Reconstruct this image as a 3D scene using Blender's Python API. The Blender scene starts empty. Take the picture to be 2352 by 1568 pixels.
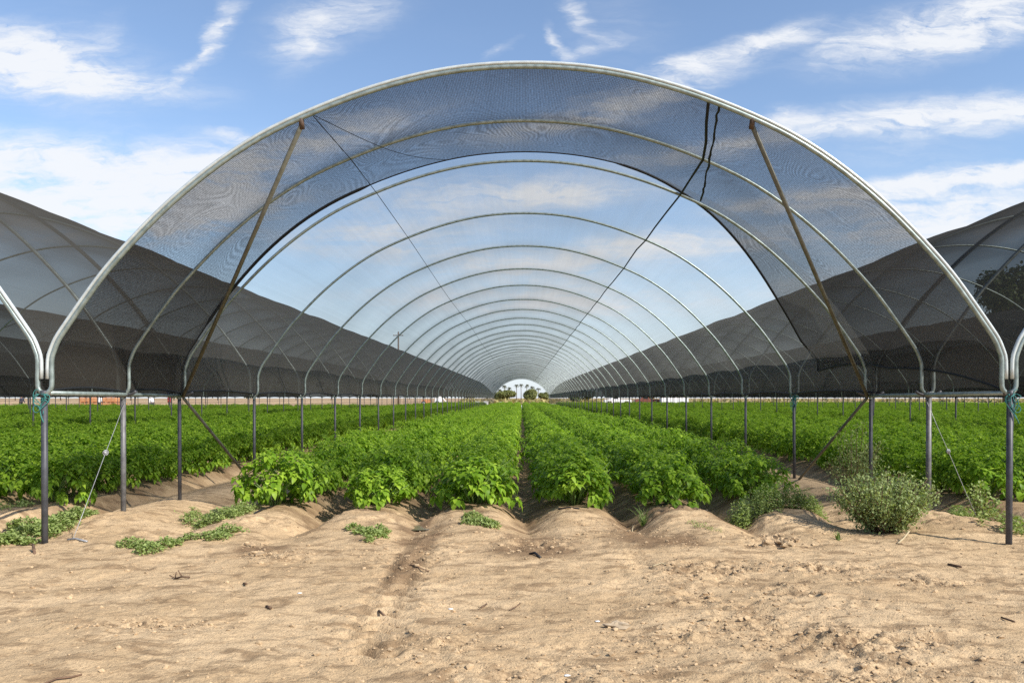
import bpy, math, random
import numpy as np
from mathutils import Vector

random.seed(7)
RNG = np.random.default_rng(11)
S = bpy.context.scene
COL = S.collection
R = math.radians

# ------------------------------------------------------------------ camera
F = 1865.0            # focal length in pixels of a 2352 px wide picture
HX, HY = 1197.0, 914.0  # vanishing point of the tunnel
H = 1.35              # eye height
cam = bpy.data.objects.new('camera', bpy.data.cameras.new('camera'))
COL.objects.link(cam)
cam.location = (0, 0, H)
cam.rotation_euler = (R(90), 0, 0)
cam.data.sensor_fit = 'HORIZONTAL'
cam.data.sensor_width = 36
cam.data.lens = F / 2352 * 36
cam.data.shift_x = -(HX - 1176) / 2352
cam.data.shift_y = (HY - 784) / 2352
cam.data.clip_end = 9000
cam.data.clip_start = 0.05
S.camera = cam

# ------------------------------------------------------------------ render / view
S.render.engine = 'CYCLES'
S.cycles.max_bounces = 10
S.cycles.diffuse_bounces = 4
S.cycles.glossy_bounces = 3
S.cycles.transmission_bounces = 4
S.cycles.transparent_max_bounces = 40
S.cycles.caustics_reflective = False
S.cycles.caustics_refractive = False
S.cycles.use_denoising = False
S.view_settings.view_transform = 'Standard'
S.view_settings.look = 'None'
S.view_settings.gamma = 1
S.view_settings.exposure = 0.55

# ------------------------------------------------------------------ sun
SUN_EL, SUN_AZ = 40.0, 36.0      # light travels to -X and +Y
dirv = Vector((-math.cos(R(SUN_AZ)) * math.cos(R(SUN_EL)), math.sin(R(SUN_AZ)) * math.cos(R(SUN_EL)), -math.sin(R(SUN_EL))))
sun = bpy.data.objects.new('sun', bpy.data.lights.new('sun', 'SUN'))
COL.objects.link(sun)
sun.rotation_euler = dirv.to_track_quat('-Z', 'Y').to_euler()
sun.location = (30, -20, 40)
sun.data.energy = 4.2
sun.data.angle = R(0.53)
sun.data.color = (1.0, 0.965, 0.905)

# ------------------------------------------------------------------ sky
W = bpy.data.worlds.new('World')
S.world = W
W.use_nodes = True
nt = W.node_tree
for n in list(nt.nodes):
    nt.nodes.remove(n)


class NG:
    """tiny node helper"""
    def __init__(self, tree):
        self.t = tree
    def n(self, typ, **kw):
        nd = self.t.nodes.new(typ)
        for k, v in kw.items():
            setattr(nd, k, v)
        return nd
    def put(self, sock, v):
        if hasattr(v, 'is_output') or isinstance(v, bpy.types.NodeSocket):
            self.t.links.new(v, sock)
        else:
            sock.default_value = v
    def math(self, op, a, b=None, c=None, clamp=False):
        nd = self.n('ShaderNodeMath', operation=op)
        nd.use_clamp = clamp
        self.put(nd.inputs[0], a)
        if b is not None:
            self.put(nd.inputs[1], b)
        if c is not None:
            self.put(nd.inputs[2], c)
        return nd.outputs[0]
    def mix(self, f, a, b, blend='MIX'):
        nd = self.n('ShaderNodeMix', data_type='RGBA', blend_type=blend)
        self.put(nd.inputs[0], f)
        self.put(nd.inputs[6], a)
        self.put(nd.inputs[7], b)
        return nd.outputs[2]
    def noise(self, vec, scale, detail=4, rough=0.55, dist=0.0):
        nd = self.n('ShaderNodeTexNoise')
        if vec is not None:
            self.put(nd.inputs['Vector'], vec)
        nd.inputs['Scale'].default_value = scale
        nd.inputs['Detail'].default_value = detail
        nd.inputs['Roughness'].default_value = rough
        nd.inputs['Distortion'].default_value = dist
        return nd.outputs['Fac']
    def mapping(self, vec, loc=(0, 0, 0), rot=(0, 0, 0), sc=(1, 1, 1), typ='POINT'):
        nd = self.n('ShaderNodeMapping', vector_type=typ)
        self.put(nd.inputs['Vector'], vec)
        nd.inputs['Location'].default_value = loc
        nd.inputs['Rotation'].default_value = rot
        nd.inputs['Scale'].default_value = sc
        return nd.outputs[0]
    def ramp(self, fac, stops):
        nd = self.n('ShaderNodeValToRGB')
        self.put(nd.inputs[0], fac)
        el = nd.color_ramp.elements
        while len(el) < len(stops):
            el.new(0.5)
        for e, (p, c) in zip(el, stops):
            e.position = p
            e.color = (c, c, c, 1) if not hasattr(c, '__len__') else (*c, 1)
        return nd.outputs[0]
    def smooth(self, v, lo, hi):
        nd = self.n('ShaderNodeMapRange', interpolation_type='SMOOTHSTEP')
        self.put(nd.inputs[0], v)
        nd.inputs[1].default_value = lo
        nd.inputs[2].default_value = hi
        return nd.outputs[0]


g = NG(nt)
sky = g.n('ShaderNodeTexSky', sky_type='NISHITA')
sky.sun_disc = False
sky.sun_elevation = R(SUN_EL)
sky.sun_rotation = R(126)
sky.altitude = 50
sky.air_density = 1.0
sky.dust_density = 0.6
sky.ozone_density = 1.6
tc = g.n('ShaderNodeTexCoord')
sep = g.n('ShaderNodeSeparateXYZ')
nt.links.new(tc.outputs['Generated'], sep.inputs[0])
yy = g.math('MAXIMUM', g.math('ABSOLUTE', sep.outputs[1]), 0.05)
uu = g.math('DIVIDE', sep.outputs[0], yy)
vv = g.math('DIVIDE', sep.outputs[2], yy)
cmb = g.n('ShaderNodeCombineXYZ')
nt.links.new(uu, cmb.inputs[0]); nt.links.new(vv, cmb.inputs[1])
uv = cmb.outputs[0]


def warp(vec, scale, amt, loc):
    nd = g.n('ShaderNodeTexNoise')
    nt.links.new(g.mapping(vec, loc, (0, 0, R(-14)), (1, 2.2, 1)), nd.inputs['Vector'])
    nd.inputs['Scale'].default_value = scale
    nd.inputs['Detail'].default_value = 5
    nd.inputs['Roughness'].default_value = .62
    a = g.n('ShaderNodeVectorMath', operation='SUBTRACT')
    nt.links.new(nd.outputs['Color'], a.inputs[0]); a.inputs[1].default_value = (.5, .5, .5)
    b_ = g.n('ShaderNodeVectorMath', operation='MULTIPLY')
    nt.links.new(a.outputs[0], b_.inputs[0]); b_.inputs[1].default_value = (amt, amt * .38, 0)
    c_ = g.n('ShaderNodeVectorMath', operation='ADD')
    nt.links.new(vec, c_.inputs[0]); nt.links.new(b_.outputs[0], c_.inputs[1])
    return c_.outputs[0]


uv_plain = uv
uv = warp(warp(uv, 7.0, .085, (2, 7, 0)), 24.0, .03, (5, 1, 0))
# banks of cirrus: centre, half length, half width, tilt (degrees), density; bearings measured north of the field
CIRRUS = [
    (90, 150, 420, 95, -7, .85), (280, 195, 300, 38, -8, .75), (15, 130, 180, 90, -12, .6),
    (508, 55, 105, 34, 68, .95), (452, 138, 90, 22, 55, .7), (250, 68, 70, 34, 60, .25),
    (740, 50, 190, 85, 18, .72), (690, 110, 120, 70, 45, .5), (850, 30, 160, 60, 10, .4),
    (1335, 35, 95, 24, -48, .7), (1282, 98, 70, 20, -55, .8), (1370, 112, 80, 24, 20, .6), (1420, 70, 200, 130, -50, .28),
    (1162, 116, 60, 12, 32, .6),
    (1690, 120, 240, 40, 16, 1.0), (1800, 80, 130, 34, 18, .6), (1580, 150, 120, 28, 14, .6),
    (2150, 70, 370, 85, 14, .95), (2300, 40, 260, 80, 12, .8), (1960, 110, 160, 60, 16, .5),
    (2110, 262, 310, 56, 3, 1.05), (2340, 255, 240, 55, 2, .9), (1815, 268, 70, 30, 8, .9), (2060, 320, 330, 60, 4, .38),
    (2220, 408, 300, 34, 8, 1.1), (2330, 395, 160, 30, 8, .7), (2040, 438, 120, 22, 7, .6),
    (120, 440, 620, 170, 4, .75), (60, 130, 330, 130, -8, .35), (2150, 480, 520, 150, 4, .4), (60, 360, 220, 70, -5, .75), (330, 395, 330, 75, 10, .75), (120, 460, 420, 110, 0, .95), (540, 312, 70, 20, -8, .7), (400, 470, 300, 90, 6, .7),
    (2120, 520, 420, 90, 4, .75), (2300, 470, 260, 50, 6, .5),
    (1150, 440, 520, 46, 2, 1.0), (1580, 552, 320, 40, 3, 1.1), (900, 530, 420, 60, 4, 1.0), (1250, 600, 600, 46, 1, .85), (1300, 690, 700, 56, 0, .8),
    (760, 320, 330, 62, 16, 1.0), (1480, 225, 340, 36, 14, 1.1), (1700, 330, 440, 34, 9, 1.0), (1250, 300, 420, 34, 8, .75), (1850, 455, 330, 34, 6, 1.0), (480, 470, 240, 90, 12, .8), (1300, 440, 130, 40, 0, .6), (1950, 640, 300, 40, 4, .7),
]
dens = None
for (px, py, a, b, ang, k) in CIRRUS:
    m = g.mapping(uv, ((px - HX) / F, (HY - py) / F, 0), (0, 0, R(ang)), (1.12 * a / F, 1.2 * b / F, 1), 'TEXTURE')
    gr = g.n('ShaderNodeTexGradient', gradient_type='SPHERICAL')
    nt.links.new(m, gr.inputs[0])
    dens = g.math('MULTIPLY_ADD', gr.outputs['Fac'], k, dens if dens is not None else 0.0)
n1 = g.noise(g.mapping(uv, (3.1, 1.7, 0), (0, 0, R(-14)), (6, 15, 1)), 1.9, 9, .66, .5)
n2 = g.noise(g.mapping(uv, (0.3, 5.2, 0), (0, 0, R(-10)), (5, 34, 1)), 1.6, 7, .65, 1.2)
tex = g.math('ADD', g.math('MULTIPLY', n1, 0.55), g.math('MULTIPLY', n2, 0.45))
veil = g.smooth(g.noise(g.mapping(uv, (9, 4, 0), (0, 0, R(-6)), (1.2, 7, 1)), 1.3, 6, .6, .3), .45, .75)
low = g.smooth(vv, 0.36, 0.0)
d2 = g.math('ADD', dens, g.math('MULTIPLY', veil, g.math('MULTIPLY_ADD', low, .34, .13)))
soft = g.math('POWER', g.math('MINIMUM', d2, 1.3), 1.25)
cov = g.math('MULTIPLY', soft, g.math('MULTIPLY_ADD', tex, 5.2, -1.65))
cov = g.smooth(cov, -0.10, 1.45)
cov = g.math('MULTIPLY', cov, 0.93)
hz = g.math('MULTIPLY', g.smooth(vv, 0.24, -0.02), 0.74)
skyc = g.mix(1.0, sky.outputs[0], (1.34, 1.36, 1.40, 1), 'MULTIPLY')
c1 = g.mix(hz, skyc, (5.3, 6.1, 7.2, 1))
c2 = g.mix(cov, c1, (6.7, 6.85, 7.1, 1))
bg = g.n('ShaderNodeBackground')
nt.links.new(c2, bg.inputs[0])
bg.inputs[1].default_value = 0.095
out = g.n('ShaderNodeOutputWorld')
nt.links.new(bg.outputs[0], out.inputs[0])


# ------------------------------------------------------------------ helpers
def P(x, y, d):
    """a point at distance d whose bearing was measured at (x, y)"""
    return Vector(((x - HX) / F * d, d, H + (HY - y) / F * d))


def tag(o, label=None, cat=None, group=None, kind=None):
    if label: o['label'] = label
    if cat: o['category'] = cat
    if group: o['group'] = group
    if kind: o['kind'] = kind
    return o


def empty(name, loc, label=None, cat=None, group=None):
    o = bpy.data.objects.new(name, None)
    o.empty_display_size = 0.2
    COL.objects.link(o)
    o.location = loc
    return tag(o, label, cat, group)


def link(name, me, parent=None):
    o = bpy.data.objects.new(name, me)
    COL.objects.link(o)
    if parent is not None:
        o.parent = parent
    return o


class MB:
    def __init__(self):
        self.v, self.f, self.mi, self.cur = [], [], [], 0
    def mat(self, i):
        self.cur = i
        return self
    def add(self, vs, fs):
        b = len(self.v)
        self.v += [tuple(p) for p in vs]
        for q in fs:
            self.f.append([b + i for i in q])
            self.mi.append(self.cur)
        return self
    def tube(self, pts, r, n=8, caps=True):
        pts = [Vector(p) for p in pts]
        m = len(pts)
        rr = r if hasattr(r, '__len__') else [r] * m
        vs, fs = [], []
        ref = None
        for i, p in enumerate(pts):
            t = (pts[min(i + 1, m - 1)] - pts[max(i - 1, 0)])
            if t.length < 1e-9: t = Vector((0, 0, 1))
            t.normalize()
            if ref is None:
                ref = Vector((0, 1, 0)) if abs(t.y) < 0.9 else Vector((1, 0, 0))
            a = (ref - t * ref.dot(t)).normalized()
            ref = a
            b = t.cross(a)
            for k in range(n):
                w = 2 * math.pi * k / n
                vs.append(p + (a * math.cos(w) + b * math.sin(w)) * rr[i])
        for i in range(m - 1):
            for k in range(n):
                fs.append((i * n + k, i * n + (k + 1) % n, (i + 1) * n + (k + 1) % n, (i + 1) * n + k))
        if caps:
            fs.append(tuple(range(n))[::-1])
            fs.append(tuple((m - 1) * n + k for k in range(n)))
        return self.add(vs, fs)
    def box(self, c, s, rz=0.0, taper=0.0):
        cx, cy, cz = c
        hx, hy, hz = s[0] / 2, s[1] / 2, s[2] / 2
        vs = []
        for dz in (-1, 1):
            k = 1 - taper if dz > 0 else 1
            for dx, dy in ((-1, -1), (1, -1), (1, 1), (-1, 1)):
                x, y = dx * hx * k, dy * hy * k
                vs.append((cx + x * math.cos(rz) - y * math.sin(rz), cy + x * math.sin(rz) + y * math.cos(rz), cz + dz * hz))
        return self.add(vs, [(3, 2, 1, 0), (4, 5, 6, 7), (0, 1, 5, 4), (1, 2, 6, 5), (2, 3, 7, 6), (3, 0, 4, 7)])
    def prism(self, poly, y0, y1):
        """outline in the XZ plane pushed from y0 to y1"""
        n = len(poly)
        vs = [(x, y0, z) for x, z in poly] + [(x, y1, z) for x, z in poly]
        fs = [tuple(range(n)), tuple(range(2 * n - 1, n - 1, -1))]
        fs += [(i, i + n, (i + 1) % n + n, (i + 1) % n) for i in range(n)]
        return self.add(vs, fs)
    def blob(self, c, r, seed=0, n=2, rough=.25, flat=(1, 1, 1)):
        rg = random.Random(seed)
        lat, lon = 4 * n, 6 * n
        vs, fs = [], []
        ph = [rg.uniform(0, 6.28) for _ in range(6)]
        for i in range(lat + 1):
            th = math.pi * i / lat
            for j in range(lon):
                fi = 2 * math.pi * j / lon
                k = 1 + rough * (.4 * math.sin(3 * fi + ph[0] + 2 * th) + .35 * math.sin(2 * fi + ph[1]) * math.sin(4 * th + ph[2]) + .3 * math.sin(5 * fi + ph[3]) * math.sin(th * 3 + ph[4]))
                if i in (0, lat): k = 1
                vs.append((c[0] + r * k * flat[0] * math.sin(th) * math.cos(fi), c[1] + r * k * flat[1] * math.sin(th) * math.sin(fi), c[2] + r * k * flat[2] * math.cos(th)))
        for i in range(lat):
            for j in range(lon):
                fs.append((i * lon + j, (i + 1) * lon + j, (i + 1) * lon + (j + 1) % lon, i * lon + (j + 1) % lon))
        return self.add(vs, fs)
    def mesh(self, name, mats, smooth=True):
        me = bpy.data.meshes.new(name)
        me.from_pydata(self.v, [], self.f)
        mats = mats if isinstance(mats, (list, tuple)) else [mats]
        for m in mats:
            me.materials.append(m)
        if len(mats) > 1:
            me.polygons.foreach_set('material_index', self.mi)
        me.polygons.foreach_set('use_smooth', [smooth] * len(me.polygons))
        me.update()
        return me
    def build(self, name, mats, parent=None, smooth=True):
        return link(name, self.mesh(name, mats, smooth), parent)


def np_mesh(name, verts, quads, mat, tris=None, attr=None, smooth=True):
    """mesh from numpy arrays, quads (n,4) and tris (m,3)"""
    me = bpy.data.meshes.new(name)
    nq = 0 if quads is None else len(quads)
    ntri = 0 if tris is None else len(tris)
    me.vertices.add(len(verts))
    me.vertices.foreach_set('co', np.ascontiguousarray(verts, dtype=np.float32).ravel())
    loops = []
    if nq: loops.append(np.asarray(quads, dtype=np.int32).ravel())
    if ntri: loops.append(np.asarray(tris, dtype=np.int32).ravel())
    loops = np.concatenate(loops)
    me.loops.add(len(loops))
    me.loops.foreach_set('vertex_index', loops)
    me.polygons.add(nq + ntri)
    starts = np.concatenate([np.arange(nq) * 4, nq * 4 + np.arange(ntri) * 3]).astype(np.int32)
    me.polygons.foreach_set('loop_start', starts)
    me.polygons.foreach_set('use_smooth', np.full(nq + ntri, smooth))
    for k, a in (attr or {}).items():
        at = me.attributes.new(k, 'FLOAT', 'POINT')
        at.data.foreach_set('value', np.ascontiguousarray(a, dtype=np.float32))
    me.materials.append(mat)
    me.update(calc_edges=True)
    me.validate()
    return me


def hash2(ix, iy, seed):
    h = (ix.astype(np.int64) * 374761393 + iy.astype(np.int64) * 668265263 + seed * 982451653) & 0x7fffffff
    h = ((h ^ (h >> 13)) * 1274126177) & 0x7fffffff
    h = h ^ (h >> 16)
    return (h & 0xffff) / 65535.0


def vnoise(x, y, seed=0):
    ix, iy = np.floor(x), np.floor(y)
    fx, fy = x - ix, y - iy
    fx, fy = fx * fx * (3 - 2 * fx), fy * fy * (3 - 2 * fy)
    a, b = hash2(ix, iy, seed), hash2(ix + 1, iy, seed)
    c, d = hash2(ix, iy + 1, seed), hash2(ix + 1, iy + 1, seed)
    return (a + (b - a) * fx) * (1 - fy) + (c + (d - c) * fx) * fy - 0.5


def fbm(x, y, seed=0, oct=4):
    s, a = 0, 1.0
    for o in range(oct):
        s = s + a * vnoise(x * 2 ** o + 17.3 * o, y * 2 ** o - 9.1 * o, seed + o)
        a *= 0.5
    return s


def sstep(a, b, x):
    t = np.clip((x - a) / (b - a), 0, 1)
    return t * t * (3 - 2 * t)


# ------------------------------------------------------------------ materials
def new_mat(name):
    m = bpy.data.materials.new(name)
    m.use_nodes = True
    t = m.node_tree
    for n in list(t.nodes):
        t.nodes.remove(n)
    return m, NG(t)


def finish(gg, shader, disp=None):
    o = gg.n('ShaderNodeOutputMaterial')
    gg.t.links.new(shader, o.inputs[0])


def pbsdf(gg, col, rough=.6, metal=0.0, bump=None, spec=0.4):
    b = gg.n('ShaderNodeBsdfPrincipled')
    gg.put(b.inputs['Base Color'], col if not isinstance(col, tuple) or len(col) == 4 else (*col, 1))
    gg.put(b.inputs['Roughness'], rough)
    b.inputs['Metallic'].default_value = metal
    b.inputs['Specular IOR Level'].default_value = spec
    if bump is not None:
        bn = gg.n('ShaderNodeBump')
        bn.inputs['Strength'].default_value = bump[1]
        bn.inputs['Distance'].default_value = bump[2]
        gg.put(bn.inputs['Height'], bump[0])
        gg.t.links.new(bn.outputs[0], b.inputs['Normal'])
    return b.outputs[0]


def simple(name, c, rough=.6, metal=0.0, var=.25, scale=8.0, c2=None, spec=.4):
    m, gg = new_mat(name)
    tcn = gg.n('ShaderNodeTexCoord')
    n = gg.noise(tcn.outputs['Object'], scale, 5, .6)
    c2 = c2 or tuple(x * (1 - var) for x in c)
    col = gg.mix(gg.smooth(n, .38, .64), (*c, 1), (*c2, 1))
    finish(gg, pbsdf(gg, col, rough, metal, (n, .15, .004), spec))
    return m


def net_mat(name, T0, thread, trans, weave=0.0, streak=0.0, moire=0.0, two=False):
    """open woven shade cloth: the share of open holes falls as the cloth is seen more edge-on"""
    m, gg = new_mat(name)
    uvn = gg.n('ShaderNodeUVMap')
    lw = gg.n('ShaderNodeLayerWeight')
    lw.inputs[0].default_value = 0.5
    cosv = gg.math('MAXIMUM', gg.math('SUBTRACT', 1.0, lw.outputs['Facing']), 0.03)
    t = T0
    if streak:
        s1 = gg.noise(gg.mapping(uvn.outputs[0], sc=(13.0, .10, 1)), 1.0, 6, .7, .1)
        s2 = gg.noise(gg.mapping(uvn.outputs[0], sc=(.7, .5, 1)), 1.0, 4, .6)
        t = gg.math('ADD', t, gg.math('MULTIPLY', gg.math('SUBTRACT', s1, .5), streak))
        t = gg.math('ADD', t, gg.math('MULTIPLY', gg.math('SUBTRACT', s2, .5), streak * .9))
    if two:                                   # the width right of the seam is a more open cloth
        su = gg.n('ShaderNodeSeparateXYZ')
        gg.t.links.new(uvn.outputs[0], su.inputs[0])
        t = gg.math('ADD', t, gg.math('MULTIPLY', gg.smooth(su.outputs[0], SEAM_ARC - .03, SEAM_ARC + .03), .055))
    if moire:
        q = gg.noise(gg.mapping(uvn.outputs[0], sc=(.75, .75, 1)), 1.0, 1.5, .4, .5)
        ring = gg.math('SINE', gg.math('MULTIPLY', q, 330.0))
        amp = gg.noise(gg.mapping(uvn.outputs[0], loc=(4, 2, 0), sc=(.6, .8, 1)), 1.0, 3, .5)
        t = gg.math('ADD', t, gg.math('MULTIPLY', ring, gg.math('MULTIPLY', gg.smooth(amp, .40, .66), moire * .8)))
        grain = gg.noise(gg.mapping(uvn.outputs[0], sc=(46, 60, 1)), 1.0, 2, .6)
        t = gg.math('ADD', t, gg.math('MULTIPLY', gg.math('SUBTRACT', grain, .5), moire * 7.5))
    if weave:
        sp = gg.n('ShaderNodeSeparateXYZ')
        gg.t.links.new(uvn.outputs[0], sp.inputs[0])
        a = gg.math('SINE', gg.math('MULTIPLY', sp.outputs[0], 2 * math.pi / weave))
        b = gg.math('SINE', gg.math('MULTIPLY', sp.outputs[1], 2 * math.pi / (weave * .8)))
        t = gg.math('ADD', t, gg.math('MULTIPLY', gg.math('ADD', a, b), .10))
    t = gg.math('MAXIMUM', t, .12) if not isinstance(t, float) else t
    T = gg.math('POWER', t, gg.math('POWER', cosv, -0.70), clamp=True)
    d = gg.n('ShaderNodeBsdfDiffuse')
    d.inputs[0].default_value = (*thread, 1)
    tr = gg.n('ShaderNodeBsdfTranslucent')
    tr.inputs[0].default_value = (*trans, 1)
    ad = gg.n('ShaderNodeAddShader')
    gg.t.links.new(d.outputs[0], ad.inputs[0]); gg.t.links.new(tr.outputs[0], ad.inputs[1])
    tp = gg.n('ShaderNodeBsdfTransparent')
    mx = gg.n('ShaderNodeMixShader')
    gg.t.links.new(T, mx.inputs[0])
    gg.t.links.new(ad.outputs[0], mx.inputs[1]); gg.t.links.new(tp.outputs[0], mx.inputs[2])
    finish(gg, mx.outputs[0])
    return m


def leaf_mat(name, c_dark, c_light, trans=.45, rough=.45):
    m, gg = new_mat(name)
    at = gg.n('ShaderNodeAttribute', attribute_name='tone')
    col = gg.mix(at.outputs['Fac'], (*c_dark, 1), (*c_light, 1))
    b = pbsdf(gg, col, rough, 0, None, .2)
    tr = gg.n('ShaderNodeBsdfTranslucent')
    tcol = gg.mix(1.0, col, (1.25, 1.35, .6, 1), 'MULTIPLY')
    gg.t.links.new(tcol, tr.inputs[0])
    mx = gg.n('ShaderNodeMixShader')
    mx.inputs[0].default_value = trans
    gg.t.links.new(b, mx.inputs[1]); gg.t.links.new(tr.outputs[0], mx.inputs[2])
    finish(gg, mx.outputs[0])
    return m


M = {}
SEAM_ARC = 7.82        # metres along the hoop from its left foot to the seam
M['galv'] = simple('galvanised_steel', (.31, .36, .335), .40, .45, .28, 14, (.215, .255, .235))
M['white_rail'] = simple('white_rail', (.58, .62, .60), .35, .25, .15, 10)
M['bronze'] = simple('weathered_pipe', (.14, .137, .105), .5, .2, .3, 10, (.105, .098, .07))
M['post'] = simple('dark_post_steel', (.075, .075, .082), .5, .1, .3, 9, (.045, .046, .05))
M['post_pale'] = simple('zinc_post_steel', (.17, .165, .16), .5, .2, .3, 12, (.105, .10, .10))
M['rust'] = simple('rusty_clamp', (.11, .07, .048), .7, .1, .4, 20)
M['black_cord'] = simple('black_cord', (.012, .014, .017), .7, 0, .3, 30)
M['wire'] = simple('steel_wire', (.42, .42, .42), .5, .4, .2, 20)
M['twine'] = simple('teal_twine', (.05, .22, .20), .7, 0, .35, 40)
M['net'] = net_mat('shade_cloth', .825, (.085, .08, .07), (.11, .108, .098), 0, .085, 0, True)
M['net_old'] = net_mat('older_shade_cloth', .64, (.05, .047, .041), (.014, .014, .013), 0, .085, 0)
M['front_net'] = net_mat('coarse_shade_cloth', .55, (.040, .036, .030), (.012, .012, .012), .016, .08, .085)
M['leaf'] = leaf_mat('crop_leaf', (.142, .262, .018), (.43, .585, .06), .42)
M['stem'] = simple('green_stem', (.14, .22, .05), .6)
M['weed'] = leaf_mat('weed_leaf', (.16, .225, .05), (.40, .46, .17), .30)
M['shrub'] = leaf_mat('shrub_leaf', (.16, .215, .07), (.43, .49, .21), .30)
M['grass'] = leaf_mat('grass_blade', (.10, .17, .04), (.26, .33, .11), .3)
M['tree'] = leaf_mat('tree_leaf', (.05, .07, .022), (.13, .16, .05), .2)
M['olive'] = leaf_mat('bush_leaf', (.10, .115, .03), (.24, .25, .085), .2)
M['dry'] = leaf_mat('dry_growth', (.17, .155, .05), (.40, .33, .14), .2)
M['palm'] = leaf_mat('palm_frond', (.08, .095, .055), (.17, .17, .10), .15)
M['bark'] = simple('bark', (.15, .115, .085), .85, 0, .4, 6)
M['twig'] = simple('dry_twig', (.17, .10, .06), .85, 0, .4, 20)
M['straw'] = simple('dry_straw', (.50, .40, .24), .8, 0, .3, 20)
M['stone'] = simple('stone', (.45, .34, .22), .9, 0, .25, 9)
M['crumb'] = simple('soil_crumb', (.52, .365, .21), .95, 0, .35, 9)
M['white'] = simple('white_paint', (.78, .78, .76), .4, 0, .08, 4)
M['orange_wood'] = simple('orange_crate_wood', (.62, .27, .11), .75, 0, .3, 4)
M['dark_red'] = simple('brown_red_paint', (.20, .07, .045), .45, 0, .2, 4)
M['tyre'] = simple('tyre_rubber', (.018, .018, .018), .8, 0, .2, 10)
M['glass'] = simple('dark_glass', (.02, .025, .03), .1, 0, .1, 2, None, .8)
M['skin'] = simple('skin', (.38, .20, .12), .6)
M['cloth_white'] = simple('white_shirt', (.75, .74, .72), .8)
M['cloth_red'] = simple('red_shirt', (.45, .06, .05), .8)
M['cloth_dark'] = simple('dark_cloth', (.05, .05, .07), .8)
M['cloth_straw'] = simple('straw_hat', (.62, .50, .30), .8)
M['pole_wood'] = simple('pole_wood', (.16, .12, .09), .85)
M['pvc'] = simple('black_hose', (.012, .012, .013), .5)

# soil
mg, gg = new_mat('dry_soil')
tcn = gg.n('ShaderNodeTexCoord')
ob = tcn.outputs['Object']
big = gg.noise(gg.mapping(ob, sc=(.75, 1.5, 1)), 1.0, 7, .66, .6)
mid = gg.noise(gg.mapping(ob, sc=(3.2, 6.5, 3)), 1.0, 6, .65, .5)
fine = gg.noise(ob, 42, 4, .7)
speck = gg.noise(gg.mapping(ob, sc=(70, 95, 60)), 1.0, 3, .65)
att = gg.n('ShaderNodeAttribute', attribute_name='rough')
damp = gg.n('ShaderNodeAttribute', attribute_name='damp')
c0 = gg.mix(gg.smooth(big, .36, .66), (.60, .428, .248, 1), (.47, .325, .180, 1))
c1_ = gg.mix(gg.math('MULTIPLY', gg.smooth(mid, .48, .64), .8), c0, (.25, .162, .088, 1))
c2_ = gg.mix(gg.math('MULTIPLY', gg.smooth(fine, .50, .68), .5), c1_, (.23, .150, .088, 1))
c3_ = gg.mix(gg.math('MULTIPLY', gg.smooth(speck, .60, .72), .55), c2_, (.12, .075, .045, 1))
c4_ = gg.mix(gg.math('MULTIPLY', gg.smooth(speck, .36, .26), .35), c3_, (.60, .46, .30, 1))
rk = gg.math('MULTIPLY', att.outputs['Fac'], gg.smooth(gg.noise(ob, 24, 4, .7), .42, .66))
c5_ = gg.mix(gg.math('MULTIPLY', rk, .85), c4_, (.17, .105, .058, 1))
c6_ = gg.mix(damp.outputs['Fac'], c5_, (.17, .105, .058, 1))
hgt = gg.math('ADD', gg.math('MULTIPLY', fine, .6), gg.math('ADD', gg.math('MULTIPLY', speck, .4), gg.math('MULTIPLY', mid, .8)))
finish(gg, pbsdf(gg, c6_, .95, 0, (hgt, .8, .025), .1))
M['soil'] = mg

mw, gg = new_mat('muddy_water')
tcn = gg.n('ShaderNodeTexCoord')
nn = gg.noise(tcn.outputs['Object'], 9, 4, .6)
finish(gg, pbsdf(gg, gg.mix(nn, (.13, .09, .045, 1), (.20, .145, .075, 1)), .22, 0, (nn, .05, .01), .5))
M['water'] = mw

# ------------------------------------------------------------------ ground
CX = 13 / 246.0                 # axis of the central tunnel
PITCH = 9.0
BEDS = [-2.99, -1.79, -0.615, 0.615, 1.79, 2.99]


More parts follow.
